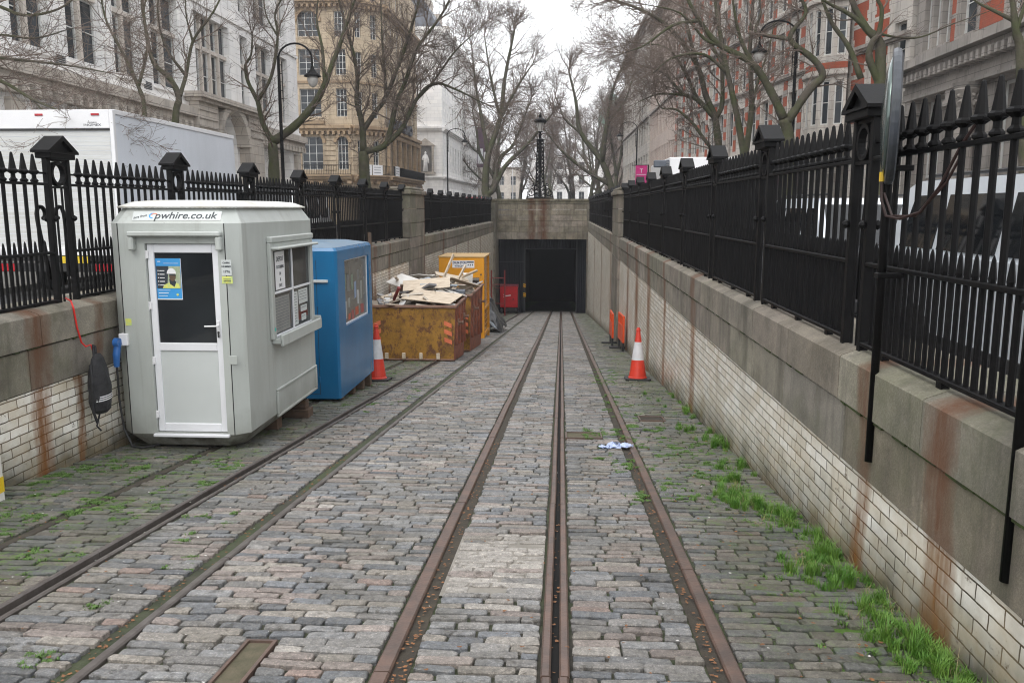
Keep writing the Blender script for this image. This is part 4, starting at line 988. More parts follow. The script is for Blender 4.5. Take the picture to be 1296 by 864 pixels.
# ================================================================ small things on the ramp
b = MB(); R = random.Random(4); N = 16
for i in range(N):
    for j in range(10):
        P = []
        for a, c in ((i,j),(i+1,j),(i+1,j+1),(i,j+1)):
            u, v = a/N-.5, c/10-.5
            x = u*.30+.02*math.sin(c*2.1); y = v*.17*(1-.5*abs(u))+.03*math.sin(a*1.3)
            z = .012+.05*max(0, 1-6*(u*u+v*v))*(.6+.4*math.sin(a*2.3+c*1.7))+.014*math.sin(a*1.9)*math.sin(c*2.7)
            P.append((x, y, max(.004, z)))
        b.face(P)
for k in range(4):
    b.tube([(.06+.02*k, .02-.03*k, .02), (.12+.02*k, .05-.035*k, .03), (.17, .05-.04*k, .012)], [.014, .012, .006], 6)
o = b.build('disposable_glove', M['cloth'], smooth=True); o.location = (.57, 8.4, rz(8.4)); o.rotation_euler = (-.09, 0, RAD(12)); tag(o, 'crumpled pale blue glove lying beside the right rail', 'glove')
pb = thing('cardboard_carton', 'white and yellow carton standing against the left wall at the picture edge', 'carton', (-4.36, 5.72, rz(5.9)-.005), (0, 0, RAD(4)))
b = MB(); b.bbox(-.13, .125, -.13, .13, 0, .36, .004); b.build('body', M['whiteboard'], pb)
b = MB(); b.box(-.13, .1275, -.1325, .13, .08, .20); b.build('yellow_band', M['plate_y'], pb)
b = MB(); b.box(.1275, .129, -.11, -.03, .30, .335); b.build('red_mark', M['redlamp'], pb)
# rucksack on a red strap
rk = thing('rucksack', 'black rucksack with three white stripes hanging on the left wall', 'rucksack', (-4.41, 7.45, .29)); rk.scale = (.9, .85, .86)
b = MB(); prof = []
rings = []
for k in range(15):
    q = k/14; z = -.66+.66*q
    wy = .155*(1-abs(q-.42)**2.2*1.5)*(.6 if q > .97 else 1)*(1-.35*max(0, q-.7)); dx = .10*(1-abs(q-.35)**2*1.7)
    if q < .05: wy *= .7; dx *= .6
    rings.append([(dx*cos(t)*(1+.06*math.sin(3*t+k))-.0+.06, wy*sin(t)*(1+.05*math.sin(4*t+k*1.7)), z) for t in [2*pi*i/18 for i in range(18)]])
for k in range(14):
    for i in range(18): b.face([rings[k][i], rings[k][(i+1) % 18], rings[k+1][(i+1) % 18], rings[k+1][i]])
b.face(rings[0][::-1]); b.face(rings[-1]); b.build('bag', M['fabric'], rk, smooth=True, fix=True)
b = MB(); b.tube([(.05, 0, -.02), (.04, .01, .08), (.03, -.01, .10), (.04, -.03, -.02)], .012, 6); b.tube([(.05, -.13, -.1), (.08, -.17, -.3), (.05, -.14, -.62), (.06, -.1, -.75)], .014, 6); b.tube([(.05, .0, -.63), (.03, -.06, -.80), (.05, -.02, -.86)], .010, 6); b.build('carry_straps', M['fabric'], rk)
b = MB()
for k in range(3):
    z = -.50+.022*k
    pts = [(.06+.102*cos(t), .148*sin(t), z+.012*sin(t)) for t in [RAD(-75+150*i/12) for i in range(13)]]
    for i in range(12):
        p, q = pts[i], pts[i+1]; b.face([(p[0]+.004, p[1], p[2]), (q[0]+.004, q[1], q[2]), (q[0]+.004, q[1], q[2]+.011), (p[0]+.004, p[1], p[2]+.011)])
b.build('white_stripes', M['white'], rk)
b = MB(); b.tube([(-4.62, 7.46, .81), (-4.50, 7.34, .80), (-4.463, 7.31, .74), (-4.455, 7.33, .55), (-4.45, 7.37, .41), (-4.43, 7.40, .365), (-4.41, 7.45, .375), (-4.40, 7.46, .32)], .008, 8)
tag(b.build('rope', M['red']), 'red cord looped over the coping and holding the rucksack', 'cord')

# ================================================================ traffic mirrors on hanging poles (right)
def mirror(label, x, y, zc, zb, ang, r=.39, yaw=0):
    t = thing('traffic_mirror', label, 'traffic mirror', (x, y, zb), (0, 0, 0), 'round mirrors on black poles')
    b = MB(); b.tube([(0, 0, 0), (0, 0, zc-zb-.1), (0, 0, zc-zb+.1)], .0225, 12); b.build('pole', M['iron'], t, smooth=True)
    d = MB(); d.lathe([(r-.03, -.022), (r, -.018), (r+.006, .0), (r, .018), (r-.02, .026), (.02, .03)], n=40, axis='x')
    o = d.build('rim', M['rimgrey'], t); o.location = (0, 0, zc-zb); o.rotation_euler = (0, 0, RAD(ang))
    d = MB(); d.lathe([(r-.035, -.023), (r*.7, -.042), (r*.4, -.053), (.02, -.058)], n=40, axis='x'); o2 = d.build('mirror_face', M['mirror'], t, smooth=True); o2.location = o.location; o2.rotation_euler = o.rotation_euler
    for z in (1.28, 1.85): 
        c = MB(); c.bbox(-.03, .12, -.03, .03, z-zb-.015, z-zb+.015, .004); c.build('clamp', M['iron'], t)
    return t
mirror('round mirror seen edge on above the railing, on the pole ending over brick', 1.735, 4.62, 2.11, .235, -19, .345)
mirror('second round mirror cut by the right picture edge', 1.745, 3.17, 2.08, .2, -24, .3)
b = MB(); b.tube([(1.70, 4.62, 1.78), (1.70, 4.60, 1.68), (1.72, 4.58, 1.60), (1.76, 4.5, 1.585), (1.80, 4.35, 1.62), (1.82, 4.2, 1.74), (1.84, 4.05, 1.93), (1.86, 3.95, 2.03), (1.87, 3.9, 2.06)], .008, 6); b.tube([(1.71, 4.60, 1.72), (1.74, 4.55, 1.60), (1.80, 4.4, 1.60), (1.83, 4.15, 1.76), (1.85, 4.05, 1.9)], .007, 6)
cb = b.build('cable', M['cable']); tag(cb, 'brown cable looped from the mirror pole to the railing spikes', 'cable')
b = MB(); b.tube([(1.70, 4.62, 1.78), (1.70, 4.62, 1.83)], .014, 8); b.build('yellow_plug', M['brass'], cb)

# ================================================================ vehicles
def wheel(par, x, y, r=.33, s=1):
    b = MB(); b.lathe([(r*.62, -.1), (r*.95, -.1), (r, -.07), (r, .07), (r*.95, .1), (r*.62, .1)], (0,0,0), 24, 'x'); w_ = b.build('wheel', M['black'], par); w_.location = (x, y, r)
    b = MB(); b.lathe([(r*.6, -.06), (r*.6, .06), (.06, .09), (.02, .09)] if s > 0 else [(.02, -.09), (.06, -.09), (r*.6, -.06), (r*.6, .06)], (0,0,0), 16, 'x'); b.build('rim', M['silver'], w_)
def van(label, x0, x1, y0, L, H, paint, front=-1, hood=.9, cat='car', grp=None, name='parked_car', wz=.55, sill=None):
    """front=-1: nose towards the camera (-y)"""
    W = x1-x0; t = thing(name, label, cat, ((x0+x1)/2, y0+L/2, GZ), (0, 0, 0 if front < 0 else pi), grp)
    belt = sill or H*wz; h = L/2
    prof = [(-h+.08, .28), (-h, .5), (-h+.03, belt*.78), (-h+.18, belt*.88), (-h+hood, belt), (-h+hood+.02, belt), (h-.05, belt), (h, belt*.8), (h, .45), (h-.08, .28)]
    b = MB(); w2 = W/2
    prof3 = lambda sx: [(sx*w2*.97, p[0], p[1]) for p in prof]
    b.prism(prof, -w2, w2, 'x'); body = b.build('body', paint, t, fix=True)
    top = [(-h+hood, belt), (-h+hood+.75, H-.04), (-h+hood+.95, H), (h-.35, H), (h-.12, H-.08), (h-.03, belt)]
    wb, wt = w2-.03, w2-.16
    def cab(sx, p): return (sx*(wb+(wt-wb)*(p[1]-belt)/(H-belt)), p[0], p[1])
    b = MB(); n_ = len(top); b.add([cab(-1, p) for p in top]+[cab(1, p) for p in top], [tuple(range(n_)), tuple(range(2*n_-1, n_-1, -1))]+[(i, n_+i, n_+(i+1) % n_, (i+1) % n_) for i in range(n_)]); b.build('cabin', paint, t, fix=True)
    # side glass, three panes a side, and front glass
    for sx in (-1, 1):
        ys = [-h+hood+.62, -.05+.1, h*.52, h-.25]
        for k in range(3):
            za, zb_ = belt+.04, H-.14; ya, yb = ys[k]+.05, ys[k+1]-.05; lean = .40 if k == 0 else 0
            b = MB(); pts = [(ya-lean, za), (yb, za), (yb-(.1 if k == 2 else 0), zb_), (ya, zb_)]; q = [cab(sx, p) for p in pts]; q2 = [(p[0]+sx*.012, p[1], p[2]) for p in q]
            b.add(q+q2, [(0,1,2,3), (7,6,5,4), (0,4,5,1), (1,5,6,2), (2,6,7,3), (3,7,4,0)]); b.build('side_window', M['carglass'], t, fix=True)
    b = MB(); ya, za = -h+hood+.06, belt+.06; yb, zb_ = -h+hood+.70, H-.09
    q = [(-wb+.1, ya, za), (wb-.1, ya, za), (wt-.08, yb, zb_), (-wt+.08, yb, zb_)]; q = [(p[0], p[1]-.02, p[2]+.0) for p in q]; b.face(q); b.build('windscreen', M['carglass'], t)
    b = MB(); b.box(-wt+.05, wt-.05, h-.135+.03, h-.02, belt+.1, H-.16); b.build('rear_window', M['carglass'], t)
    for sx in (-1, 1):
        for y in (-h+.85, h-.85): wheel(t, sx*(w2-.08), y, .33, sx)
        b = MB(); b.bbox(min(sx*(w2-.35), sx*(w2-.06)), max(sx*(w2-.35), sx*(w2-.06)), -h-.01, -h+.06, belt*.58, belt*.74, .02); b.build('headlight', M['lampglass'], t)
        b = MB(); b.bbox(min(sx*(w2-.2), sx*(w2-.03)), max(sx*(w2-.2), sx*(w2-.03)), h-.04, h+.012, belt*.6, belt*.95, .01); b.build('tail_light', M['redlamp'], t)
        b = MB(); b.bbox(min(sx*w2, sx*(w2+.2)), max(sx*w2, sx*(w2+.2)), -h+hood+.45, -h+hood+.62, belt-.01, belt+.17, .03); b.build('wing_mirror', M['black'], t)
        b = MB(); b.bbox(sx*(w2+.001)-.012, sx*(w2+.001)+.012, -h+.3, h-.3, .3, .42, .004); b.build('sill_trim', M['black'], t)
        b = MB(); b.bbox(sx*(wt-.05)-.02, sx*(wt-.05)+.02, -.6, h-.5, H+.03, H+.06, .008); b.build('roof_rail', M['black'], t)
        b = MB(); b.bbox(min(sx*w2, sx*(w2+.012)), max(sx*w2, sx*(w2+.012)), -h+.75, -h+.83, belt-.16, belt-.11, .003); b.build('side_repeater', M['salmon'], t)
    b = MB(); b.bbox(-w2+.05, w2-.05, -h-.05, -h+.12, .3, .48, .03); b.build('bumper', M['black'], t); b = MB(); b.bbox(-w2+.05, w2-.05, h-.12, h+.05, .3, .48, .03); b.build('bumper', M['black'], t)
    b = MB(); b.box(-.26, .26, -h-.062, -h-.052, .36, .46); b.build('number_plate', M['white'], t)
    return t
van('silver people carrier with roof rails parked behind the near right railing', 3.35, 5.15, 4.4, 4.5, 1.80, M['silver'], sill=1.13)
van('pale blue car farther along behind the right railing', 3.35, 5.1, 10.0, 4.3, 1.68, M['truck'], hood=1.1, sill=1.0)
van('white van parked beyond the box van on the left', -9.4, -7.5, 22.2, 4.8, 2.2, M['white'], cat='van', name='parked_van', hood=.8, sill=1.2)
van('small red van far down the left carriageway', -8.6, -6.8, 72, 4.5, 2.5, M['redplastic'], cat='van', name='parked_van', hood=.8, sill=1.4)
van('blue van far down the left carriageway near the median tree', -7.4, -5.6, 88, 4.8, 2.5, M['plasticblue'], cat='van', name='parked_van', hood=.8, sill=1.4)
# white box van seen from behind
bx = thing('box_van', 'tall white box van with a roller shutter back, parked behind the left railing', 'box van', (-8.75, 14.0, GZ))
BW, BL, BH, BF = 1.15, 5.25, 3.17, .75
b = MB(); b.prism([(0, BF), (BL, BF), (BL+.12, BF+.9), (BL, BH-.02), (0, BH)], -BW, BW, 'x')
b.build('box_body', M['truck'], bx, fix=True)
b = MB()
for sx in (-1, 1): b.bbox(sx*BW-.035, sx*BW+.035, -.03, .05, BF, BH+.01, .008); b.bbox(sx*(BW)-.02, sx*BW+.02, .05, BL+.02, BH-.06, BH+.02, .006)
b.bbox(-BW+.036, BW-.036, -.03, .05, BH-.30, BH+.01, .008); b.bbox(-BW+.036, BW-.036, -.05, .05, BF-.02, BF+.12, .008)
b.build('rear_frame', M['white'], bx)
b = MB(); z = BF+.12; sh_ = []
while z < BH-.31:
    b.face([(-BW+.05, -.004, z), (BW-.05, -.004, z), (BW-.05, -.004, z+.068), (-BW+.05, -.004, z+.068)]); b.face([(-BW+.05, -.004, z+.068), (BW-.05, -.004, z+.068), (BW-.05, .008, z+.078), (-BW+.05, .008, z+.078)]); z += .078
b.build('roller_shutter', pm('shutter_slats', (.62,.63,.62), (.5,.5,.48), 4, .5, stretch=(.2,1,4)), bx)
b = MB(); b.box(-BW+.04, BW-.04, -.031, .0, BH-.33, BH-.302); b.build('shutter_gap', M['black'], bx)
for x in (-.1, .88, -.98): b = MB(); b.bbox(x-.07, x+.07, -.045, -.03, BH-.09, BH-.055, .004); b.build('marker_lamp', M['redlamp'], bx)
text('INGIMEX', .055, M['ink'], bx, (.82, -.0325, BH-.245), (pi/2, 0, 0), 'lettering', sx=1.4); text('www.ingimex', .03, M['ink'], bx, (.82, -.0325, BH-.20), (pi/2, 0, 0), 'lettering')
b = MB(); b.bbox(-BW+.03, BW-.03, .0, BL, BF-.12, BF-.021, .01); b.bbox(-.4, .4, .1, BL+1.4, .5, .66, .01); b.bbox(-BW+.05, BW-.05, -.09, .03, .45, .60, .01); b.build('chassis', M['black'], bx)
for sx in (-1, 1):
    wheel(bx, sx*(BW-.2), 1.3, .36, sx); wheel(bx, sx*(BW-.2), BL+.9, .36, sx)
    b = MB(); b.bbox(min(sx*.72, sx*1.05), max(sx*.72, sx*1.05), -.11, -.09, .46, .59, .006); b.build('tail_light', M['redlamp'], bx)
b = MB(); b.bbox(.12, .64, -.105, -.092, .60, .72, .004); npl = b.build('number_plate', M['plate_y'], bx)
b = MB(); b.prism([(BL+.14, .45), (BL+2.1, .45), (BL+2.15, .95), (BL+1.6, 1.25), (BL+1.1, 2.05), (BL+.14, 2.1)], -.95, .95, 'x'); b.build('cab', M['white'], bx, fix=True)
for sx in (-1, 1): b = MB(); b.prism([(BL+.5, 1.25), (BL+1.5, 1.25), (BL+1.08, 1.9), (BL+.5, 1.9)], sx*.955-.006, sx*.955+.006, 'x'); b.build('side_window', M['carglass'], bx, fix=True)
# white box truck far up the right carriageway
t2 = thing('box_truck', 'white box truck facing the camera behind the far right railing', 'truck', (4.55, 26.0, GZ))
b = MB(); b.bbox(-1.2, 1.2, .9, 6.5, .8, 3.12, .03); b.build('box_body', M['white'], t2)
b = MB(); b.prism([(-.6, .45), (.85, .45), (.85, 2.2), (.2, 2.2), (-.35, 1.45), (-.6, 1.3)], -1.0, 1.0, 'x'); b.build('cab', M['white'], t2, fix=True)
b = MB(); b.face([(-.88, -.37, 1.47), (.88, -.37, 1.47), (.85, .17, 2.15), (-.85, .17, 2.15)]); b.build('windscreen', M['carglass'], t2)
b = MB()
for k in range(6): b.bbox(-1.3, -1.2+.0, .88, 1.0, 2.75+k*.05, 2.785+k*.05, .004)
b.bbox(-1.7, -1.31, .7, .9, 2.8, 3.02, .03); b.build('roof_deflector', M['greyboard'], t2)
for sx in (-1, 1):
    wheel(t2, sx*.95, .1, .4, sx); wheel(t2, sx*.95, 5.3, .4, sx)

# ================================================================ BUILDINGS
def mat_wallstone(name, c1, c2, bw=.9, bh=.42, soot=(.10,.095,.085), mort=.5):
    k = NM(name); g = k.n('ShaderNodeNewGeometry'); x = k.xyz()
    h = k.math('ADD', x[0], x[1]); br = k.n('ShaderNodeTexBrick'); k.l(k.comb(h, x[2], 0.), br.inputs['Vector'])
    for n_, q in (('Scale', 1), ('Brick Width', bw), ('Row Height', bh), ('Mortar Size', .012), ('Bias', 0)): br.inputs[n_].default_value = q
    br.inputs['Color1'].default_value = (1.05,1.04,1.02,1); br.inputs['Color2'].default_value = (.92,.92,.92,1); br.inputs['Mortar'].default_value = (mort, mort, mort, 1)
    c = k.mix(k.ramp(k.noise(.6, 6, .7), .35, .65), c1, c2); c = k.mix(1., c, br.outputs['Color'], 'MULTIPLY')
    st = k.ramp(k.noise(1.6, 6, .7, (1,1,.15)), .5, .74); c = k.mix(k.math('MULTIPLY', st, .65), c, soot)
    k.col(c); k.rough(.9); k.bump(k.noise(12, 5), .25, .02); return k.m
M['portland'] = mat_wallstone('portland_stone', (.90,.89,.88), (.84,.825,.81), soot=(.58,.56,.54), mort=.78)
M['portland_old'] = mat_wallstone('sooty_portland_stone', (.60,.55,.49), (.44,.39,.34), soot=(.15,.13,.11))
M['tan'] = mat_wallstone('buff_stone', (.50,.41,.295), (.39,.31,.22), soot=(.14,.10,.065))
M['tan_dark'] = mat_wallstone('darker_buff_stone', (.40,.29,.18), (.28,.20,.13), soot=(.10,.07,.05))
M['greystone'] = mat_wallstone('grey_street_stone', (.34,.31,.285), (.25,.23,.21), soot=(.06,.055,.05))
M['redbrick'] = mat_wallstone('orange_red_brickwork', (.36,.08,.038), (.28,.068,.036), .23, .075, soot=(.18,.08,.05), mort=.85)
M['creamstone'] = mat_wallstone('cream_stone', (.56,.52,.475), (.44,.41,.375), soot=(.15,.135,.12))
M['pinkstone'] = mat_wallstone('pinkish_brick_and_stone', (.60,.50,.44), (.52,.43,.38), .23, .075, soot=(.3,.2,.17))
M['slate'] = pm('slate_roof', (.10,.11,.13), (.07,.075,.09), 3, .6)
M['winwhite'] = pm('white_window_paint', (.66,.66,.64), (.5,.5,.48), 2, .5)
M['winstone'] = pm('window_stone_mullion', (.62,.56,.50), (.50,.45,.40), 2, .8)
M['copper'] = pm('green_copper', (.20,.36,.28), (.16,.3,.24), 1, .7)
M['shadowshop'] = glass('shopfront_glass', (.02,.02,.02), .15)

class Fac:
    """one straight facade from P0 to P1; outward normal to the side of the street"""
    def __init__(s, par, P0, P1, inv):
        s.par = par; s.P0 = Vector((*P0, 0)); d = Vector((*P1, 0))-s.P0; s.L = d.length; s.d = d.normalized()
        s.n = Vector((s.d.y, -s.d.x, 0))*(1 if inv else -1); s.off = s.par.location
    def p(s, a, z, o=0.): q = s.P0+s.d*a+s.n*o; return (q.x-s.off.x, q.y-s.off.y, z+GZ-s.off.z)
    def box(s, b, a0, a1, z0, z1, o0, o1):
        b.hexa([s.p(a0,z0,o0), s.p(a1,z0,o0), s.p(a1,z0,o1), s.p(a0,z0,o1), s.p(a0,z1,o0), s.p(a1,z1,o0), s.p(a1,z1,o1), s.p(a0,z1,o1)])
    def wall(s, b, wins, z0, z1, a0=0., a1=None, dep=.32):
        a1 = s.L if a1 is None else a1
        xs = sorted({a0, a1, *[max(a0, min(a1, q)) for w_ in wins for q in w_[:2]]}); zs = sorted({z0, z1, *[max(z0, min(z1, q)) for w_ in wins for q in w_[2:4]]})
        for i in range(len(xs)-1):
            for j in range(len(zs)-1):
                cx, cz = (xs[i]+xs[i+1])/2, (zs[j]+zs[j+1])/2
                if any(w_[0] < cx < w_[1] and w_[2] < cz < w_[3] for w_ in wins): continue
                b.face([s.p(xs[i],zs[j]), s.p(xs[i+1],zs[j]), s.p(xs[i+1],zs[j+1]), s.p(xs[i],zs[j+1])])
        for w_ in wins:
            c, d, e, f = w_[:4]
            for q in (((c,e),(d,e)), ((d,e),(d,f)), ((d,f),(c,f)), ((c,f),(c,e))):
                b.face([s.p(*q[0]), s.p(*q[1]), s.p(*q[1], -dep), s.p(*q[0], -dep)])
    def window(s, a0, a1, z0, z1, nx=2, nz=2, dep=.32, fm=None, mull=.05, frame=.06, gl=None, stone=None):
        b = MB(); dp = -dep+.02; fm = fm or M['winwhite']
        for q in ((a0,a1,z0,z0+frame),(a0,a1,z1-frame,z1),(a0,a0+frame,z0+frame,z1-frame),(a1-frame,a1,z0+frame,z1-frame)): s.box(b, *q, dp, dp+.07)
        for k in range(1, nx): a = a0+(a1-a0)*k/nx; s.box(b, a-mull/2, a+mull/2, z0+frame, z1-frame, dp, dp+.06)
        for k in range(1, nz):
            z = z0+(z1-z0)*k/nz; s.box(b, a0+frame, a1-frame, z-mull*.4, z+mull*.4, dp+.062, dp+.068)
        f = b.build('window', fm, s.par); b = MB(); b.face([s.p(a0+.01,z0+.01,dp+.01), s.p(a1-.01,z0+.01,dp+.01), s.p(a1-.01,z1-.01,dp+.01), s.p(a0+.01,z1-.01,dp+.01)]); b.build('pane', gl or M['wglass'], f)
    def arch(s, b, a0, a1, zs, n_=12, o=0., w_=.3, pr=.12):   # proud arch band
        cx, r = (a0+a1)/2, (a1-a0)/2
        for k in range(n_):
            t0, t1 = pi*k/n_, pi*(k+1)/n_
            P = [(cx+q*cos(t), zs+q*sin(t)) for t in (t0, t1) for q in (r, r+w_)]
            b.hexa([s.p(*P[0],o), s.p(*P[2],o), s.p(*P[3],o), s.p(*P[1],o), s.p(*P[0],o+pr), s.p(*P[2],o+pr), s.p(*P[3],o+pr), s.p(*P[1],o+pr)])
    def spandrel(s, b, a0, a1, zs, z1, dep=.0, n_=12):   # wall filling above an arched head
        cx, r = (a0+a1)/2, (a1-a0)/2
        for k in range(n_):
            t0, t1 = pi*k/n_, pi*(k+1)/n_; p0, p1 = (cx+r*cos(t0), zs+r*sin(t0)), (cx+r*cos(t1), zs+r*sin(t1))
            b.face([s.p(p0[0],p0[1]), s.p(p1[0],p1[1]), s.p(p1[0],z1), s.p(p0[0],z1)]); b.face([s.p(*p0), s.p(*p1), s.p(*p1,-.5), s.p(*p0,-.5)])
def cornice(F, b, z, h, o, a0=0., a1=None, dent=0):
    a1 = F.L if a1 is None else a1
    F.box(b, a0-.0, a1, z+h*.55, z+h, 0, o); F.box(b, a0, a1, z+h*.25, z+h*.55-.005, 0, o*.66); F.box(b, a0, a1, z, z+h*.25-.005, 0, o*.3)
    if dent:
        a = a0+dent/2
        while a < a1-.1: F.box(b, a, a+dent*.45, z+h*.02-.14, z+h*.25-.01, .0, o*.85); a += dent
def body(par, P0, P1, inv, H, depth, m, roof=True, name='main_block'):
    F = Fac(par, P0, P1, inv); b = MB(); F.box(b, .03, F.L-.03, -.1, H, -depth, -.42); b.build(name, m, par)
    b = MB()
    F.box(b, 0, .02, -.1, H, -.46, -.001); b.build('end_wall', m, par)
    b = MB(); F.box(b, F.L-.02, F.L, -.1, H, -.46, -.001); b.build('end_wall', m, par)
def bld(label, x, y): return thing('building', label, 'building', (x, y, GZ))

# --- white stone building on the left, up to the side street
A = bld('long white stone building with tall windows behind the box van', -16, 20)
F = Fac(A, (-16, 10), (-16, 51), True); y_ = lambda y: y-10
W = []
for (c, d) in ((11.0,12.7),(14.3,16.2),(17.1,19.2),(20,21.7),(22.8,25.0)): W.append((y_(c+10), y_(d+10), 6.35, 10.0))
W = [(a, c, 6.35, 10.0) for a, c in ((1.5,3.4),(6.,8.),(10.6,12.6),(14.3,16.2),(17.1,19.2),(20.,21.9),(22.8,25.2),(26.8,30.6),(32.0,33.0),(34.1,36.4),(37.8,39.2))]
W2 = [(a, c, 11.1, 14.6) for a, c, *_ in W]; W3 = [(a, c, 15.8, 19) for a, c, *_ in W]
b = MB(); F.wall(b, W+W2+W3, 5.75, 22, dep=.36)
arches = [(1.5,4.5),(6.5,9.),(11.3,13.6),(14.6,16.4),(17.6,19.6),(20.6,22.4),(31.9,33.4),(34.3,36.2),(37.4,39.3)]
big = (27.5,31.2)
AW = [(a, c, -.1, 4.7) for a, c in arches]+[(27.9, 31.0, -.1, 6.1)]
F.wall(b, AW, -.1, 5.75, dep=.5)
for a, c in arches: F.spandrel(b, a, c, 4.7-(c-a)/2-.05, 4.72)
F.spandrel(b, 27.9, 31.0, 4.5, 6.12)
b.build('street_wall', M['portland'], A)
b = MB()
F.box(b, 0, F.L, 0, .6, 0, .12)
cornice(F, b, 4.95, .8, .5, 0, 25.6, .55); cornice(F, b, 4.95, .8, .5, 33.2, F.L, .55)
for a in (5.2, 9.8, 14.0, 17.0, 20.1, 23.6, 33.85, 36.8, 40.1): F.box(b, a-.32, a+.32, 0, 4.7, 0, .22)
b.build('ground_floor_cornice', M['portland_old'], A)
b = MB(); F.box(b, 25.6, 27.6, -.1, 6.2, .0, .55); F.box(b, 31.3, 33.2, -.1, 6.2, 0, .55); F.box(b, 25.3, 33.5, 6.2, 6.42, 0, .85); F.box(b, 25.5, 33.3, 6.05, 6.195, 0, .7)
F.arch(b, 27.9, 31.0, 4.5, 14, .0, .35, .62)
for z in (5.0, 5.35, 5.7): F.box(b, 25.55, 27.4, z, z+.05, .55, .6); F.box(b, 31.5, 33.25, z, z+.05, .55, .6)
b.build('entrance_surround', M['portland_old'], A)
b = MB(); F.box(b, 27.6, 31.3, -.1, 6.2, -.52, -.5); b.build('dark_doorway', M['shadowshop'], A)
for a, c in arches: b = MB(); F.box(b, a-.1, c+.1, -.1, 4.75, -.52, -.5); b.build('dark_doorway', M['shadowshop'], A)
for ws in (W, W2, W3):
    for (a, c, z0, z1) in ws:
        n_ = 4 if c-a > 3 else (2 if c-a > 1.2 else 1); wd = (c-a)/n_
        b = MB()
        zt = z0+2.15
        for k in range(1, n_): F.box(b, a+wd*k-.08, a+wd*k+.08, z0, z1, -.35, -.14)
        F.box(b, a, c, zt, zt+.16, -.35, -.15)
        b.build('stone_mullions', M['winstone'], A)
        for k in range(n_):
            F.window(a+wd*k+(.11 if k else 0), a+wd*(k+1)-(.11 if k < n_-1 else 0), z0, zt, 1, 2, .34, frame=.07); F.window(a+wd*k+(.11 if k else 0), a+wd*(k+1)-(.11 if k < n_-1 else 0), zt+.16, z1, 1, 1, .34, frame=.07)
b = MB(); F.box(b, 0, F.L, 10.35, 10.5, 0, .08); F.box(b, 0, F.L, 5.78, 6.0, 0, .10)
for a, c, *_ in W: F.box(b, a-.05, c+.05, 6.2, 6.345, 0, .1)
b.build('string_course', M['portland'], A)
for a in (9.3, 16.6, 22.3):
    b = MB()
    for k in range(5): F.box(b, a-.3, a+.3, 6.02-.35+k*.06+.05+.35, 6.05+k*.06+.05, .0, .02)
    b.build('air_vent', M['ink'], A)
body(A, (-16, 10), (-16, 51), True, 22, 12, M['portland'])

# --- buff stone corner building
B = bld('buff stone building with arched windows and a balcony on the side street corner', -20, 80)
def simple_fac(par, P0, P1, inv, floors, cols, m, H, dep=.3, trim=None, body_d=9, wf=None, nx=2, nz=2, gl=None, base=None, wall_z0=-.1):
    F = Fac(par, P0, P1, inv); W = []
    for (z0, z1) in floors:
        for (a, c) in cols: W.append((a, c, z0, z1))
    b = MB(); F.wall(b, W, wall_z0, H, dep=dep); b.build('street_wall', m, par)
    for w_ in W: F.window(*w_, nx, nz, dep, wf, gl=gl)
    body(par, P0, P1, inv, H, body_d, m)
    return F
FA = simple_fac(B, (-33, 78), (-19.5, 78), True, [(5.1,8.1),(9.9,12.4),(13.6,15.9),(17,19.2),(20.4,22.5)], [(2,4),(5.5,6.7),(8.7,10.7),(12.1,13.1)], M['tan'], 24, nx=3, nz=4)
FB = simple_fac(B, (-19.5, 78), (-17.0, 80.6), True, [(5.1,7.8),(9.9,12.2),(13.6,15.7),(17,19.2),(20.4,22.5)], [(.6,1.3),(2.3,3.0)], M['tan'], 24, nx=2, nz=4, body_d=5)
FC = simple_fac(B, (-17.0, 80.6), (-16.7, 97), True, [(5.1,7.8),(9.9,12.2),(13.6,15.7),(17,19.2),(20.4,22.5)], [(.9+2.6*k,2.1+2.6*k) for k in range(6)], M['tan'], 24, nx=2, nz=4)
b = MB()
for Fx in (FA, FB, FC):
    cornice(Fx, b, 8.4, .7, .55, dent=.5); cornice(Fx, b, 3.9, .6, .7, dent=.9); cornice(Fx, b, 19.6, .6, .6, dent=.5); Fx.box(b, 0, Fx.L, 12.9, 13.1, 0, .12)
for k in range(7):
    a = .25+2.6*k; FC.box(b, a-.0, a+.22, 4.9, 8.4, .12, .42); FC.box(b, a+.3, a+.5, 4.9, 8.4, .12, .42)
b.build('cornices', M['tan_dark'], B)
b = MB()
for k in range(18): z = .2+k*.45; 
for Fx, c in ((FA, [(2,4),(5.5,6.7),(8.7,10.7),(12.1,13.1)]), (FB, [(.6,1.3),(2.3,3.0)])):
    z = 4.6
    while z < 8.3:
        prev = 0.
        for (a, d) in c+[(Fx.L, 0)]:
            if a-.15 > prev+.15: Fx.box(b, prev+.15 if prev else 0, a-.15, z, z+.36, .0, .07)
            prev = d
        z += .45
b.build('rusticated_blocks', M['tan'], B)
for (a, c, zs) in ((5.5,6.7,8.0),(8.7,10.7,7.95),(12.1,13.1,8.0)): b = MB(); FA.arch(b, a-.05, c+.05, zs-.45, 10, .06, .3, .14); b.build('arched_head', M['tan_dark'], B)
for (a, c) in ((2,4),(8.7,10.7)): b = MB(); FA.arch(b, a, c, 18.3, 10, .0, .25, .16); b.build('arched_head', M['tan_dark'], B); b = MB(); FA.box(b, a-.3, c+.3, 9.2, 9.5, 0, .5); b.build('window_hood', M['tan_dark'], B)
b = MB()
for Fx in (FA, FB, FC):
    Fx.box(b, 0, Fx.L, 5.45, 5.5, .78, .83); Fx.box(b, 0, Fx.L, 4.62, 4.67, .78, .83); a = 0
    while a < Fx.L: Fx.box(b, a, a+.03, 4.62, 5.5, .79, .82); a += .16
b.build('balcony_railing', M['iron'], B)
b = MB()
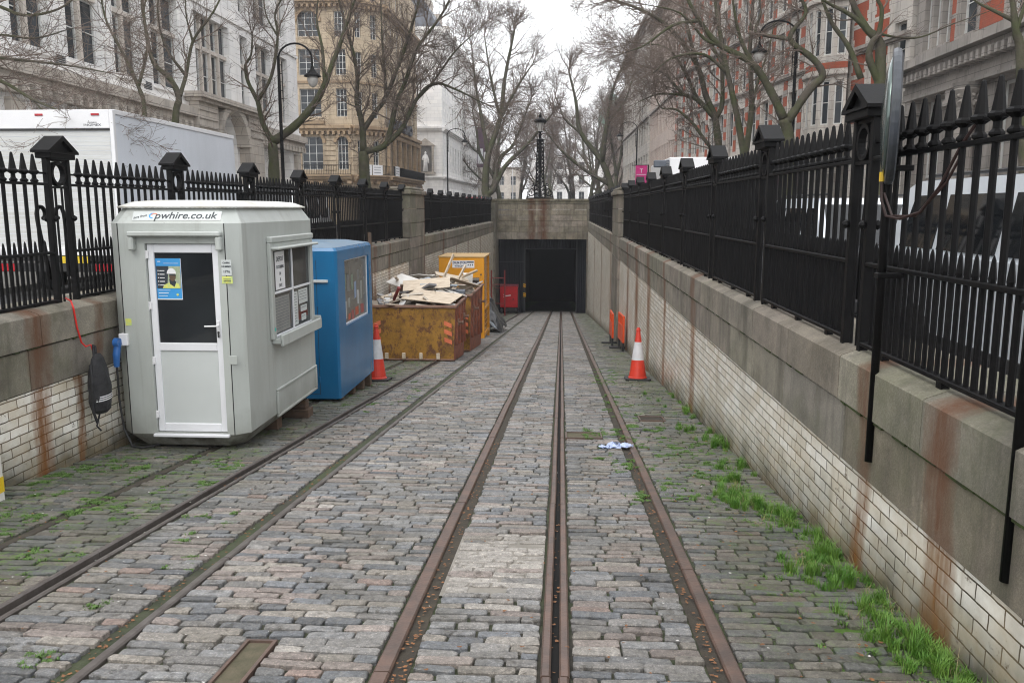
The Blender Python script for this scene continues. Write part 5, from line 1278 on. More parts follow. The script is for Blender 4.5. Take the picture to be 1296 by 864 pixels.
for Fx in (FA, FB, FC): Fx.box(b, 0, Fx.L, 4.48, 4.6, 0, .9)
b.build('balcony_slab', M['tan_dark'], B)
for k in range(4): b = MB(); FC.box(b, .9+2.6*k, 2.1+2.6*k, 9.1, 9.5, .3, .75); FC.arch(b, .9+2.6*k, 2.1+2.6*k, 9.3, 8, .25, .25, .5); b.build('roundel_cresting', M['slate'], B)
for i, (Fx, a, c) in enumerate(((FB, .5, 1.5), (FB, 1.6, 2.7), (FC, .6, 2.4))):
    b = MB(); Fx.box(b, a, c, 4.55, 5.55, .85, .87); o = b.build('white_banner', M['white'], B)
    b = MB()
    for z in (5.3, 5.05, 4.8): Fx.box(b, a+.15, c-.2, z, z+.05, .871, .874)
    b.build('lettering', M['greyboard'], o)
b = MB(); FA.box(b, 7.05, 8.1, 6.3, 6.85, .08, .11); o = b.build('street_name_plate', M['white'], B)
b = MB(); FA.box(b, 7.2, 7.95, 6.62, 6.68, .111, .114); FA.box(b, 7.3, 7.85, 6.45, 6.5, .111, .114); b.build('lettering', M['ink'], o)

# --- white building with a statue niche
D = bld('white stone building with a statue niche and arched ground floor', -16, 106)
FD = simple_fac(D, (-24, 105), (-14.9, 105), True, [(13,15.5),(17,19.5)], [(1,2.2),(4,5.2)], M['portland'], 23)
FE = simple_fac(D, (-14.9, 105), (-14.5, 145), True, [(6.2,9.6),(11.9,14.6),(15.8,18.3),(19.4,21.4)], [(1+2.6*k,2.1+2.6*k) for k in range(15)], M['portland'], 23, nx=2, nz=3)
b = MB()
for Fx in (FD, FE): cornice(Fx, b, 10.9, .6, .5); cornice(Fx, b, 5.1, .4, .35); cornice(Fx, b, 22.4, .8, .7)
b.build('cornices', M['portland'], D)
b = MB(); FD.box(b, 5.9, 6.15, 6.0, 9.2, 0, .25); FD.box(b, 7.75, 8.0, 6.0, 9.2, 0, .25); FD.box(b, 5.7, 8.2, 5.75, 6.0, 0, .4)
b.prism([(0,0),(1,1)], 0, 0) if False else None
q = [FD.p(5.7, 9.2, .3), FD.p(8.2, 9.2, .3), FD.p(6.95, 10.1, .3)]; q2 = [FD.p(5.7, 9.2, 0), FD.p(8.2, 9.2, 0), FD.p(6.95, 10.1, 0)]; b.add(q+q2, [(0,1,2),(5,4,3),(0,3,4,1),(1,4,5,2),(2,5,3,0)])
b.build('niche_surround', M['portland_old'], D, fix=True)
b = MB(); FD.box(b, 6.2, 7.7, 6.0, 9.15, .005, .02); b.build('niche_shade_panel', pm('shaded_niche_stone', (.22,.21,.20), None, 2, .9), D)  # flat panel, the shade of a recess put into its stone colour
b = MB(); cx = FD.p(6.95, 6.05, .18)
b.tube([(cx[0], cx[1], cx[2]), (cx[0], cx[1], cx[2]+.9), (cx[0]+.05, cx[1], cx[2]+1.5), (cx[0], cx[1], cx[2]+2.0), (cx[0], cx[1], cx[2]+2.1), (cx[0]+.02, cx[1], cx[2]+2.25), (cx[0]+.02, cx[1], cx[2]+2.45)], [.33,.25,.3,.26,.09,.15,.06], 10)
b.tube([(cx[0]-.25, cx[1], cx[2]+1.9), (cx[0]-.4, cx[1]-.05, cx[2]+1.5), (cx[0]-.1, cx[1]-.2, cx[2]+1.3)], .08, 6); b.tube([(cx[0]+.25, cx[1], cx[2]+1.9), (cx[0]+.38, cx[1]-.05, cx[2]+1.4), (cx[0]+.4, cx[1]-.1, cx[2]+1.0)], .08, 6)
b.build('statue', M['portland'], D, smooth=True)
for k in range(8):
    a = .8+2.4*k; b = MB(); FE.box(b, a, a+1.5, 0, 3.1, .01, .03); b.build('arched_opening', M['shadowshop'], D)
    b = MB(); FE.arch(b, .8+2.4*k, 2.3+2.4*k, 3.0, 8, .0, .25, .1); b.build('arched_head', M['portland'], D)
b = MB(); FE.hx = 0
for Fx in (FE,):
    P = [Fx.p(0,23.2,-.3), Fx.p(Fx.L,23.2,-.3), Fx.p(Fx.L,23.2,-8), Fx.p(0,23.2,-8), Fx.p(1,27,-2.5), Fx.p(Fx.L,27,-2.5), Fx.p(Fx.L,27,-6), Fx.p(1,27,-6)]; b.hexa(P)
rf = b.build('mansard_roof', M['slate'], D)
for k in range(5): b = MB(); FE.box(b, 3+8*k, 5+8*k, 26.9, 29, -4.5, -3); b.build('chimney', M['portland_old'], rf)
# --- far left brown stone building with purple banners
E_ = bld('sooty stone building farthest down the left side', -15, 160)
FG = simple_fac(E_, (-14.3, 146), (-14.0, 190), True, [(5,7.5),(9,11.3),(12.6,14.8)], [(1+2.8*k,2.3+2.8*k) for k in range(15)], M['portland_old'], 17.5)
b = MB(); cornice(FG, b, 16.6, .9, .8); b.build('cornices', M['portland_old'], E_)
for i, (x, y, z0, z1, lab) in enumerate(((-13.4, 138, 8.2, 14.6, 'taller purple banner with a white panel projecting from the left facades'), (-12.9, 143, 8.0, 13.2, 'smaller purple banner with a white panel behind the taller one'))):
    t = thing('banner', lab, 'banner', (x, y, z0), group='purple banners on the left facades')
    b = MB(); b.box(-.55, .55, -.04, .04, 0, z1-z0); b.build('cloth', M['purple'], t); b = MB(); b.box(-.45, .45, -.05, -.041, .6, 3.0); b.build('white_panel', M['white'], t)
    b = MB(); b.tube([(-1.2, 0, z1-z0), (.6, 0, z1-z0)], .05, 6); b.build('bracket', M['iron'], t)

# --- right: grey stone with columns
Rr = bld('grey stone building with columns and red brick strips at the near right', 15, 30)
F = Fac(Rr, (15, 14), (15, 38), False)
up = []; 
for (a, c) in ((.6,1.6),(1.9,2.9),(3.2,4.2),(6.2,7.2),(7.5,8.5),(10.1,10.9),(11.1,11.9),(12.1,12.9),(14.3,15.2),(15.45,16.35),(18.7,20.0),(20.9,21.55),(21.75,22.4),(22.6,23.25)): up.append((a, c))
fl = [(7.95,10.3),(11.6,14.2),(15.4,17.6)]
W = [(a, c, *f) for f in fl for a, c in up]
GFW = [(1.,3.6,.6,5.9),(5.2,7.6,.6,5.9),(9.4,12.3,.6,5.9),(14.2,16.9,.6,5.9),(20.2,22.9,.6,5.9)]
b = MB(); F.wall(b, W, 6.4, 20); F.wall(b, GFW, -.1, 6.4, dep=.5); b.build('street_wall', M['greystone'], Rr)
for w_ in W: F.window(*w_, 1, 2, .3, frame=.09)
for (a, c, z0, z1) in GFW: F.window(a, c, 2.8, z1, 3, 1, .48, frame=.12, mull=.1); F.window(a, c, z0, 2.7, 2, 1, .48, fm=M['greyboard'], gl=M['shadowshop'])
b = MB(); cornice(F, b, 6.75, .75, .95, dent=.42); F.box(b, 0, F.L, 6.0, 6.12, 0, .42); F.box(b, 0, F.L, 6.12, 6.5, 0, .36); F.box(b, 0, F.L, 6.5, 6.7, 0, .3)
cornice(F, b, 10.75, .4, .35); cornice(F, b, 14.6, .4, .35); cornice(F, b, 19.4, .7, .8)
for a, c in up: F.box(b, a-.1, c+.1, 7.8, 7.94, 0, .12)
b.build('cornices', M['greystone'], Rr)
def column(par, F, a, zt=6.0, r=.36):
    b = MB(); q = F.p(a, 0, .42)
    b.lathe([(r*1.35, 0), (r*1.35, .35), (r*1.1, .45), (r, .6), (r*.9, zt-.9), (r*.9, zt-.85), (r*1.05, zt-.7), (r*.95, zt-.5), (r*1.3, zt-.25), (r*1.15, zt-.2), (r*1.4, zt-.001)], q, 16)
    for k in range(10):
        t = 2*pi*k/10
        for zz in (.66, .45): b.tube([(q[0]+r*.9*cos(t+zz), q[1]+r*.9*sin(t+zz), q[2]+zt-zz-.12), (q[0]+r*1.15*cos(t+zz), q[1]+r*1.15*sin(t+zz), q[2]+zt-zz), (q[0]+r*1.3*cos(t+zz), q[1]+r*1.3*sin(t+zz), q[2]+zt-zz-.05)], [.09,.08,.05], 5)
    b.build('column', M['greystone'], par, smooth=False)
for a in (4.4, 8.5, 13.3, 18.0): column(Rr, F, a)
for a in (18.4+.2, 19.6, 23.4): b = MB(); F.box(b, a-.28, a+.28, 0, 5.4, 0, .3); F.box(b, a-.38, a+.38, 5.4, 5.6, 0, .42); F.box(b, a-.33, a+.33, 5.6, 6.0, 0, .36); b.build('pilaster', M['greystone'], Rr)
for (a, c) in ((4.5,5.9),(8.8,9.8),(13.2,14.0),(16.6,18.4),(20.2,20.7)):
    b = MB(); F.box(b, a, c, 7.9, 19.3, .0, .035); b.build('red_brick_strip', M['redbrick'], Rr); b = MB(); z = 8.73
    F.box(b, a-.1, a+.06, 7.9, 19.3, .0, .05); F.box(b, c-.06, c+.1, 7.9, 19.3, .0, .05)
    while z < 19.2: F.box(b, a+.055, c-.055, z, z+.17, .0, .045); z += .95
    b.build('stone_banding', M['greystone'], Rr)
body(Rr, (15, 14), (15, 38), False, 20, 12, M['greystone'])

# --- right: red brick and stone with a round bay
Q = bld('red brick and pale stone building with a rounded bay behind the bent tree', 14, 44)
FP = simple_fac(Q, (14.9, 38.3), (14.0, 43.0), False, [(7.3,9.6),(10.9,13.4),(14.6,16.8)], [(.35,1.25)], M['creamstone'], 21, nx=1, nz=2)
for (a, c) in ((1.55,2.95),(3.35,4.75)):
    b = MB(); FP.box(b, a, c, 5.6, 20.5, 0, .035); b.build('red_brick_strip', M['redbrick'], Q); b = MB(); z = 6.5
    FP.box(b, a-.12, a+.08, 5.6, 20.5, 0, .05); FP.box(b, c-.08, c+.12, 5.6, 20.5, 0, .05)
    while z < 20.2: FP.box(b, a+.075, c-.075, z, z+.21, 0, .045); FP.box(b, a+.06, a+.2, z+.35, z+.7, 0, .0445); FP.box(b, c-.2, c-.06, z+.35, z+.7, 0, .0445); z += 1.16
    b.build('stone_banding', M['creamstone'], Q)
# rounded bay
bayw = MB(); cxy = (14.0, 44.3); nseg = 7; rr0 = 1.75
def bayp(k, z, r=rr0):
    t = RAD(115+k*130/nseg); return (cxy[0]+r*cos(t)-Q.location.x, cxy[1]-r*sin(t)*.98-Q.location.y, z)
pts = []
angs = [RAD(130+i*130/6) for i in range(7)]
def BP(i, r): return (cxy[0]+r*cos(angs[i]), cxy[1]+r*sin(angs[i]))
bfl = [(5.6,7.7),(8.9,11.1),(12.4,14.5),(15.8,17.8)]
for i in range(6):
    P0, P1 = BP(i, rr0), BP(i+1, rr0)
    Fb = Fac(Q, P0, P1, True); m_ = .13; W = [(m_, Fb.L-m_, z0, z1) for z0, z1 in bfl]
    b = MB(); Fb.wall(b, W, 4.6, 19.5, dep=.16); b.build('bay_wall', M['creamstone'], Q)
    for w_ in W: Fb.window(*w_, 1, 2, .15, frame=.06, mull=.04)
def ringslab(b, z0, z1, r):
    n_ = 7; V = [(BP(i, r)[0]-Q.location.x, BP(i, r)[1]-Q.location.y) for i in range(7)]; b.prism(V, z0, z1, 'z')
for z in (7.95, 11.4, 14.8, 18.2): b = MB(); ringslab(b, z, z+.16, rr0+.18); ringslab(b, z+.159, z+.26, rr0+.1); b.build('bay_band', M['creamstone'], Q, fix=True)
b = MB(); ringslab(b, 4.49, 4.66, rr0+.18)
for i, (r, z) in enumerate(((1.6,4.2),(1.35,3.9),(1.0,3.6),(.7,3.3))): ringslab(b, z, z+.31, r)
b.build('bay_corbel', M['creamstone'], Q, fix=True)
for z in (8.25, 11.7, 15.1): b = MB(); ringslab(b, z, z+.3, rr0+.025); b.build('red_bay_band', M['redbrick'], Q, fix=True)
cols_ = [(1.0+k*2.05, 2.1+k*2.05) for k in range(13)]
FQ = simple_fac(Q, (13.4, 45.6), (9.6, 72), False, [(5.7,8.0),(9.2,11.5),(12.7,15.0),(16.2,18.2)], cols_, M['creamstone'], 21, nx=2, nz=2)
for k in range(13):
    a = 2.1+k*2.05+.12
    b = MB(); FQ.box(b, a+.10, a+.60, 5.3, 19.2, 0, .03); b.build('red_brick_strip', M['redbrick'], Q)
b = MB()
for k in range(13):
    a = 2.1+k*2.05+.12; z = 5.85+(.2 if k % 2 else 0)
    while z < 19: FQ.box(b, a+.05, a+.65, z, z+.35, 0, .045); z += .9  # stone bands over the brick strips, carried in the cornice mesh
cornice(FQ, b, 4.3, .5, .55, dent=.6); cornice(FQ, b, 8.7, .25, .2); cornice(FQ, b, 12.1, .3, .3); cornice(FQ, b, 19.6, .7, .7); cornice(FP, b, 4.6, .5, .5); cornice(FP, b, 8.75, .35, .3); cornice(FP, b, 12.5, .35, .3); cornice(FP, b, 19.6, .7, .7)
b.build('cornices', M['greystone'], Q)
k = 0
while 1+k*3.3 < FQ.L-2.4: b = MB(); FQ.box(b, 1+k*3.3, 3.6+k*3.3, .0, 3.6, .01, .04); b.build('shopfront', M['shadowshop'], Q); k += 1
b = MB(); FQ.box(b, 0, FQ.L, 3.62, 4.25, 0, .2); b.build('shop_fascia', M['greyboard'], Q)
for a in (.35, 13.6): b = MB(); q = FQ.p(a, 0, .12); b.tube([q, (q[0], q[1], 20)], .07, 6); b.build('drainpipe', M['greystone'], Q)
# --- right: further blocks
specs = [('cream slab of a building beyond the red brick one on the right', (9.5, 72.3), (9.3, 92), 20.5, M['pinkstone'], 17),
         ('pale cream office block with long window bands on the right', (9.2, 92.3), (8.9, 126), 22, M['creamstone'], 12),
         ('pinkish brick building with a shallow roof farthest along the right', (9.4, 126.3), (9.2, 185), 19, M['pinkstone'], 20)]
for i, (lab, P0, P1, H, m_, nc) in enumerate(specs):
    T = bld(lab, P0[0], P0[1]); L_ = math.hypot(P1[0]-P0[0], P1[1]-P0[1]); st = L_/nc
    Fx = simple_fac(T, P0, P1, False, [(5.2,7.4),(8.6,10.8),(12,14.2),(15.4,17.4)], [(st*k+st*.22, st*k+st*.78) for k in range(nc)], m_, H, nx=2, nz=2)
    b = MB(); cornice(Fx, b, H-1.0, .7, .7); cornice(Fx, b, 4.2, .5, .4); Fx.box(b, 0, Fx.L, 11.2, 11.4, 0, .2); b.build('cornices', M['greystone'], T)
    b = MB(); P = [Fx.p(0,H,-.5), Fx.p(Fx.L,H,-.5), Fx.p(Fx.L,H,-9), Fx.p(0,H,-9), Fx.p(0,H+2.6,-3), Fx.p(Fx.L,H+2.6,-3), Fx.p(Fx.L,H+2.6,-7), Fx.p(0,H+2.6,-7)]; b.hexa(P); b.build('roof', M['slate'], T)
    b = MB(); Fx.box(b, .5, Fx.L-.5, 0, 3.6, .01, .04); b.build('shopfronts', M['shadowshop'], T)
# --- end of the street
Z = bld('pale building closing the view behind the far trees', 2, 235)
simple_fac(Z, (-9, 232), (7, 232), True, [(3.5,6),(8,10.5),(12,14)], [(1.5+3*k,3+3*k) for k in range(5)], M['portland'], 15)
simple_fac(Z, (8.5, 205), (22, 205), True, [(3.5,6),(8,10.5),(12,14),(16,18)], [(1.5+3*k,3+3*k) for k in range(4)], M['portland'], 21)
b = MB(); b.lathe([(3.4, 21), (3.4, 23), (3.2, 25), (2.4, 27), (1.1, 28.3), (.3, 29), (.1, 31)], (10, -25, 0), 16); b.build('copper_dome', M['copper'], Z)
Z2 = bld('long low pale building far off at the left of the street end', -30, 250)
simple_fac(Z2, (-40, 240), (-12, 240), True, [(3.5,6),(8,10.5)], [(1.5+3.4*k,3+3.4*k) for k in range(8)], M['portland_old'], 13)

# ================================================================ LAMPS
# ornamental lattice lamp on the portal parapet
ol = thing('ornamental_lamp', 'black lattice column lamp with scrolled base on the portal parapet', 'street lamp', (-1.52, PY+.45, 2.26))
b = MB(); b.bbox(-.95, .95, -.35, .35, 0, .09, .02); b.build('plinth', M['stoneP'], ol)
b = MB()
def hw(z): return .30-.10*min(1, z/3.9) if z > .9 else .38
zl = [.09,.35,.62,.9,1.15,1.4,1.65,1.9,2.15,2.4,2.65,2.9,3.15,3.4,3.65,3.85]
for sx in (-1, 1):
    for sy in (-1, 1):
        b.tube([(sx*.36, sy*.3, .09), (sx*.36, sy*.3, .9)], .035, 6); b.tube([(sx*.27, sy*.27, .9), (sx*.19, sy*.19, 3.9)], .035, 6)
for i in range(len(zl)):
    z = zl[i]; h_ = hw(z)
    for s_ in (-1, 1): b.tube([(-h_, s_*h_, z), (h_, s_*h_, z)], .018, 5, False); b.tube([(s_*h_, -h_, z), (s_*h_, h_, z)], .018, 5, False)
    if i < len(zl)-1:
        z2 = zl[i+1]; h2 = hw(z2)
        for s_ in (-1, 1): 
            b.tube([(-h_, s_*h_, z), (h2, s_*h2, z2)], .016, 5, False); b.tube([(h_, s_*h_, z), (-h2, s_*h2, z2)], .016, 5, False)
            n_ = 10; cz = (z+z2)/2; b.tube([(.09*cos(2*pi*k/n_), s_*h_, cz+.09*sin(2*pi*k/n_)) for k in range(n_+1)], .016, 5, False)
b.tube([(0,0,.1),(0,0,4.2)], .05, 8); b.lathe([(.26, 3.86), (.26, 3.95), (.1, 4.0), (.08, 4.2), (.16, 4.25), (.07, 4.32), (.07, 4.45)], n=12)
b.build('lattice_column', M['iron'], ol)
for s_ in (-1, 1):
    b = MB()
    for (cx, cz, r, tt) in ((.62, .40, .27, 1.4), (.50, .95, .10, 1.2), (.80, .22, .12, 1.2)):
        pts = [(s_*(cx+r*(1-k/34)*cos(k/30*2*pi*tt+pi*.6)), 0, cz+r*(1-k/34)*sin(k/30*2*pi*tt+pi*.6)) for k in range(31)]; b.tube(pts, .028, 6)
    b.tube([(s_*.38, 0, .75), (s_*.6, 0, .68), (s_*.85, 0, .45), (s_*.9, 0, .1)], .03, 6); b.tube([(s_*.38, 0, .3), (s_*.9, 0, .1)], .025, 6); b.build('scroll_base', M['iron'], ol)
b = MB(); b.lathe([(.12, 4.45), (.14, 4.5), (.26, 5.0), (.26, 5.02)], n=12); b.build('lantern_glass', M['lampglass'], ol)
b = MB(); b.lathe([(.16, 4.42), (.16, 4.47), (.1, 4.47)], n=12); b.lathe([(.28, 5.02), (.42, 5.08), (.43, 5.16), (.34, 5.28), (.16, 5.36), (.08, 5.42), (.1, 5.5), (.03, 5.62), (.01, 5.75)], n=16)
for k in range(6): t = 2*pi*k/6; b.tube([(.13*cos(t), .13*sin(t), 4.46), (.265*cos(t), .265*sin(t), 5.03)], .014, 4)
b.build('lantern_cap', M['iron'], ol)
def swan(label, x, y, H, out, sgn):
    t = thing('street_lamp', label, 'street lamp', (x, y, GZ), group='swan neck street lamps'); b = MB()
    b.lathe([(.16, 0), (.16, .5), (.10, .7), (.09, 1.4), (.07, 1.5), (.06, H-1.6), (.05, H-.4)], n=10); b.build('post', M['iron'], t)
    b = MB(); b.tube([(0, 0, H-.5)]+[(sgn*out/2*(1-cos(pi*k/12)), 0, H-.5+.55*sin(pi*k/12)*1.0) for k in range(13)]+[(sgn*out, 0, H-.75)], .035, 8)
    b.tube([(sgn*.12, 0, H-2.0), (sgn*.12, 0, H-.6)], .018, 6)
    for k in range(5): b.tube([(0, 0, H-1.9+k*.3), (sgn*.12, 0, H-1.9+k*.3)], .015, 5)
    b.build('swan_neck', M['iron'], t, smooth=True)
    b = MB(); b.lathe([(.05, -.75), (.07, -.85), (.14, -.95), (.30, -1.08), (.31, -1.12), (.2, -1.13)], (sgn*out, 0, H), 14); b.build('lantern_hood', M['iron'], t)
    b = MB(); b.lathe([(.19, -1.13), (.20, -1.25), (.14, -1.42), (.04, -1.5)], (sgn*out, 0, H), 14); b.build('globe', M['lampglass'], t, smooth=True)
swan('swan neck lamp beside the forked tree at the end of the white building', -10.4, 31, 7.4, 1.25, 1)
swan('swan neck lamp in front of the white building with the statue niche', -10.5, 77, 8.6, 1.6, 1)
swan('swan neck lamp among the branches in front of the red brick building', 8.95, 34, 8.6, 1.4, -1)
swan('distant swan neck lamp beside the magenta banner on the right', 6.3, 73, 8.7, 1.45, -1)
t = thing('banner', 'magenta banner with white lettering on the far right lamp post', 'banner', (5.72, 62, 3.35)); b = MB(); b.box(-.42, .42, -.02, .02, 0, 1.35); b.build('cloth', M['magenta'], t)
text('T', .42, M['white'], t, (.0, -.03, .95), (pi/2, 0, 0), 'lettering'); text('T', .3, M['white'], t, (.0, -.03, .42), (pi/2, 0, 0), 'lettering'); b = MB(); b.box(-.35, .35, -.026, -.022, .68, .72); b.build('text_line', M['white'], t)
b = MB(); b.tube([(-.7, 0, 1.36), (.5, 0, 1.36)], .03, 6); b.tube([(.5, 0, -3.1), (.5, 0, 1.4)], .05, 6); b.build('bracket', M['iron'], t)
b = MB(); b.tube([(0, 0, 0), (0, 0, 6.8)], [.07, .04], 8); o = b.build('flagpole', M['white']); o.location = (-5.9, 100, GZ); tag(o, 'thin white pole right of the twin trunked median tree', 'pole')

# ================================================================ TREES
def grow(b, p, d, L, r, lvl, R, PR, sides):
    n_ = PR['seg'][lvl]; pts = [p.copy()]; rs = [r]; q = p.copy(); dd = d.copy()
    for i in range(n_):
        dd = (dd+Vector((R.gauss(0, PR['wob']), R.gauss(0, PR['wob']), R.gauss(0, PR['wob'])+PR['up'][lvl]))).normalized()
        q = q+dd*(L/n_); pts.append(q.copy()); rs.append(max(PR['rmin'], r*(1-.75*(i+1)/n_)))
    b.tube(pts, rs, sides[lvl], False)
    if lvl+1 < len(PR['seg']):
        for c in range(PR['kids'][lvl]):
            f = R.uniform(.18, 1.0); i = min(n_-1, int(f*n_)); base = pts[i].lerp(pts[i+1], f*n_-i)
            ax = (pts[i+1]-pts[i]).normalized(); side = ax.orthogonal().normalized(); side.rotate(Matrix.Rotation(R.uniform(0, 2*pi), 3, ax))
            a = R.uniform(.45, 1.0); nd = (ax*cos(a)+side*sin(a)).normalized()
            grow(b, base, nd, L*R.uniform(.4, .7)*(1.15-.4*f), max(PR['rmin'], rs[i]*.55), lvl+1, R, PR, sides)
def tree(label, loc, limbs, seed, dens=1.0, reach=1.0, rmin=.006, name='plane_tree', group='bare plane trees along the street', up=.02, step=.5, topx=0):
    R = random.Random(seed); t = thing(name, label, 'tree', (loc[0], loc[1], GZ), group=group)
    tr = MB(); cr = MB(); PR = dict(seg=[5, 4, 3], kids=[int(7*dens), int(5*dens)], wob=.17, up=[up, up, .03], rmin=rmin)
    ends = {}
    for (r, pts2) in limbs:
        yo = ends.get(pts2[0], None); y = yo[0] if yo else 0.; dy = R.uniform(-.28, .28) if yo else 0.
        if yo: r = min(r, yo[1]*.95)
        P = []; n0 = len(pts2)
        # smooth the limb a little with a Catmull-Rom curve and let it drift in depth
        q = [(pts2[0][0]*2-pts2[1][0], pts2[0][1]*2-pts2[1][1])]+list(pts2)+[(pts2[-1][0]*2-pts2[-2][0], pts2[-1][1]*2-pts2[-2][1])]
        length = 0.
        for i in range(1, n0):
            seg = math.hypot(q[i+1][0]-q[i][0], q[i+1][1]-q[i][1])
            for k in range(4):
                u = k/4; c = [.5*(2*q[i][e]+(q[i+1][e]-q[i-1][e])*u+(2*q[i-1][e]-5*q[i][e]+4*q[i+1][e]-q[i+2][e])*u*u+(3*q[i][e]-q[i-1][e]-3*q[i+1][e]+q[i+2][e])*u**3) for e in (0, 1)]
                P.append(Vector((c[0], y+dy*(length+seg*u)+.03*math.sin(length*2+u), c[1])))
            length += seg
        P.append(Vector((q[-2][0], y+dy*length, q[-2][1])))
        r *= .93; N = len(P); last = any(o[1][0] == pts2[-1] for o in limbs if o[1] is not pts2)
        rend = .72 if last else .22
        rs = [r*(1+(rend-1)*(i/(N-1)))*(1+.06*math.sin(i*2.1)) for i in range(N)]
        if limbs[0][1] is pts2: P.insert(0, Vector((P[0].x, P[0].y, -.1))); rs.insert(0, r*1.15); N += 1
        tr.tube(P, rs, 9, True)
        for i in range(1, n0): ends[pts2[i]] = (P[min(len(P)-1, 4*i+(1 if limbs[0][1] is pts2 else 0))].y, rs[min(N-1, 4*i)])
        # side branches
        tot = sum((P[i+1]-P[i]).length for i in range(N-1)); run = 0.; nxt = tot*(.42 if last else .16) if limbs[0][1] is not pts2 else tot*.8
        for i in range(N-1):
            sl_ = (P[i+1]-P[i]).length
            while run+sl_ > nxt:
                f = (nxt-run)/sl_; base = P[i].lerp(P[i+1], f); ax = (P[i+1]-P[i]).normalized()
                side = ax.orthogonal().normalized(); side.rotate(Matrix.Rotation(R.uniform(0, 2*pi), 3, ax)); a = R.uniform(.5, 1.15)
                nd = (ax*cos(a)+side*sin(a)+Vector((0, 0, .12))).normalized()
                grow(cr, base, nd, reach*R.uniform(1.3, 3.0), min(rs[i]*.5, .055*reach), 0, R, PR, (5, 4, 3))
                nxt += step*R.uniform(.7, 1.3)/dens
            run += sl_
        if not last:
            for k in range(int(5*dens)):
                ax = (P[-1]-P[-2]).normalized(); side = ax.orthogonal().normalized(); side.rotate(Matrix.Rotation(R.uniform(0, 2*pi), 3, ax))
                grow(cr, P[-1], (ax+side*R.uniform(.1, .8)).normalized(), reach*R.uniform(1.5, 3.0), rs[-1]*.8, 0, R, PR, (5, 4, 3))
    tr.build('trunk', M['bark'], t, smooth=True); cr.build('crown', M['twig'], t)
    return t
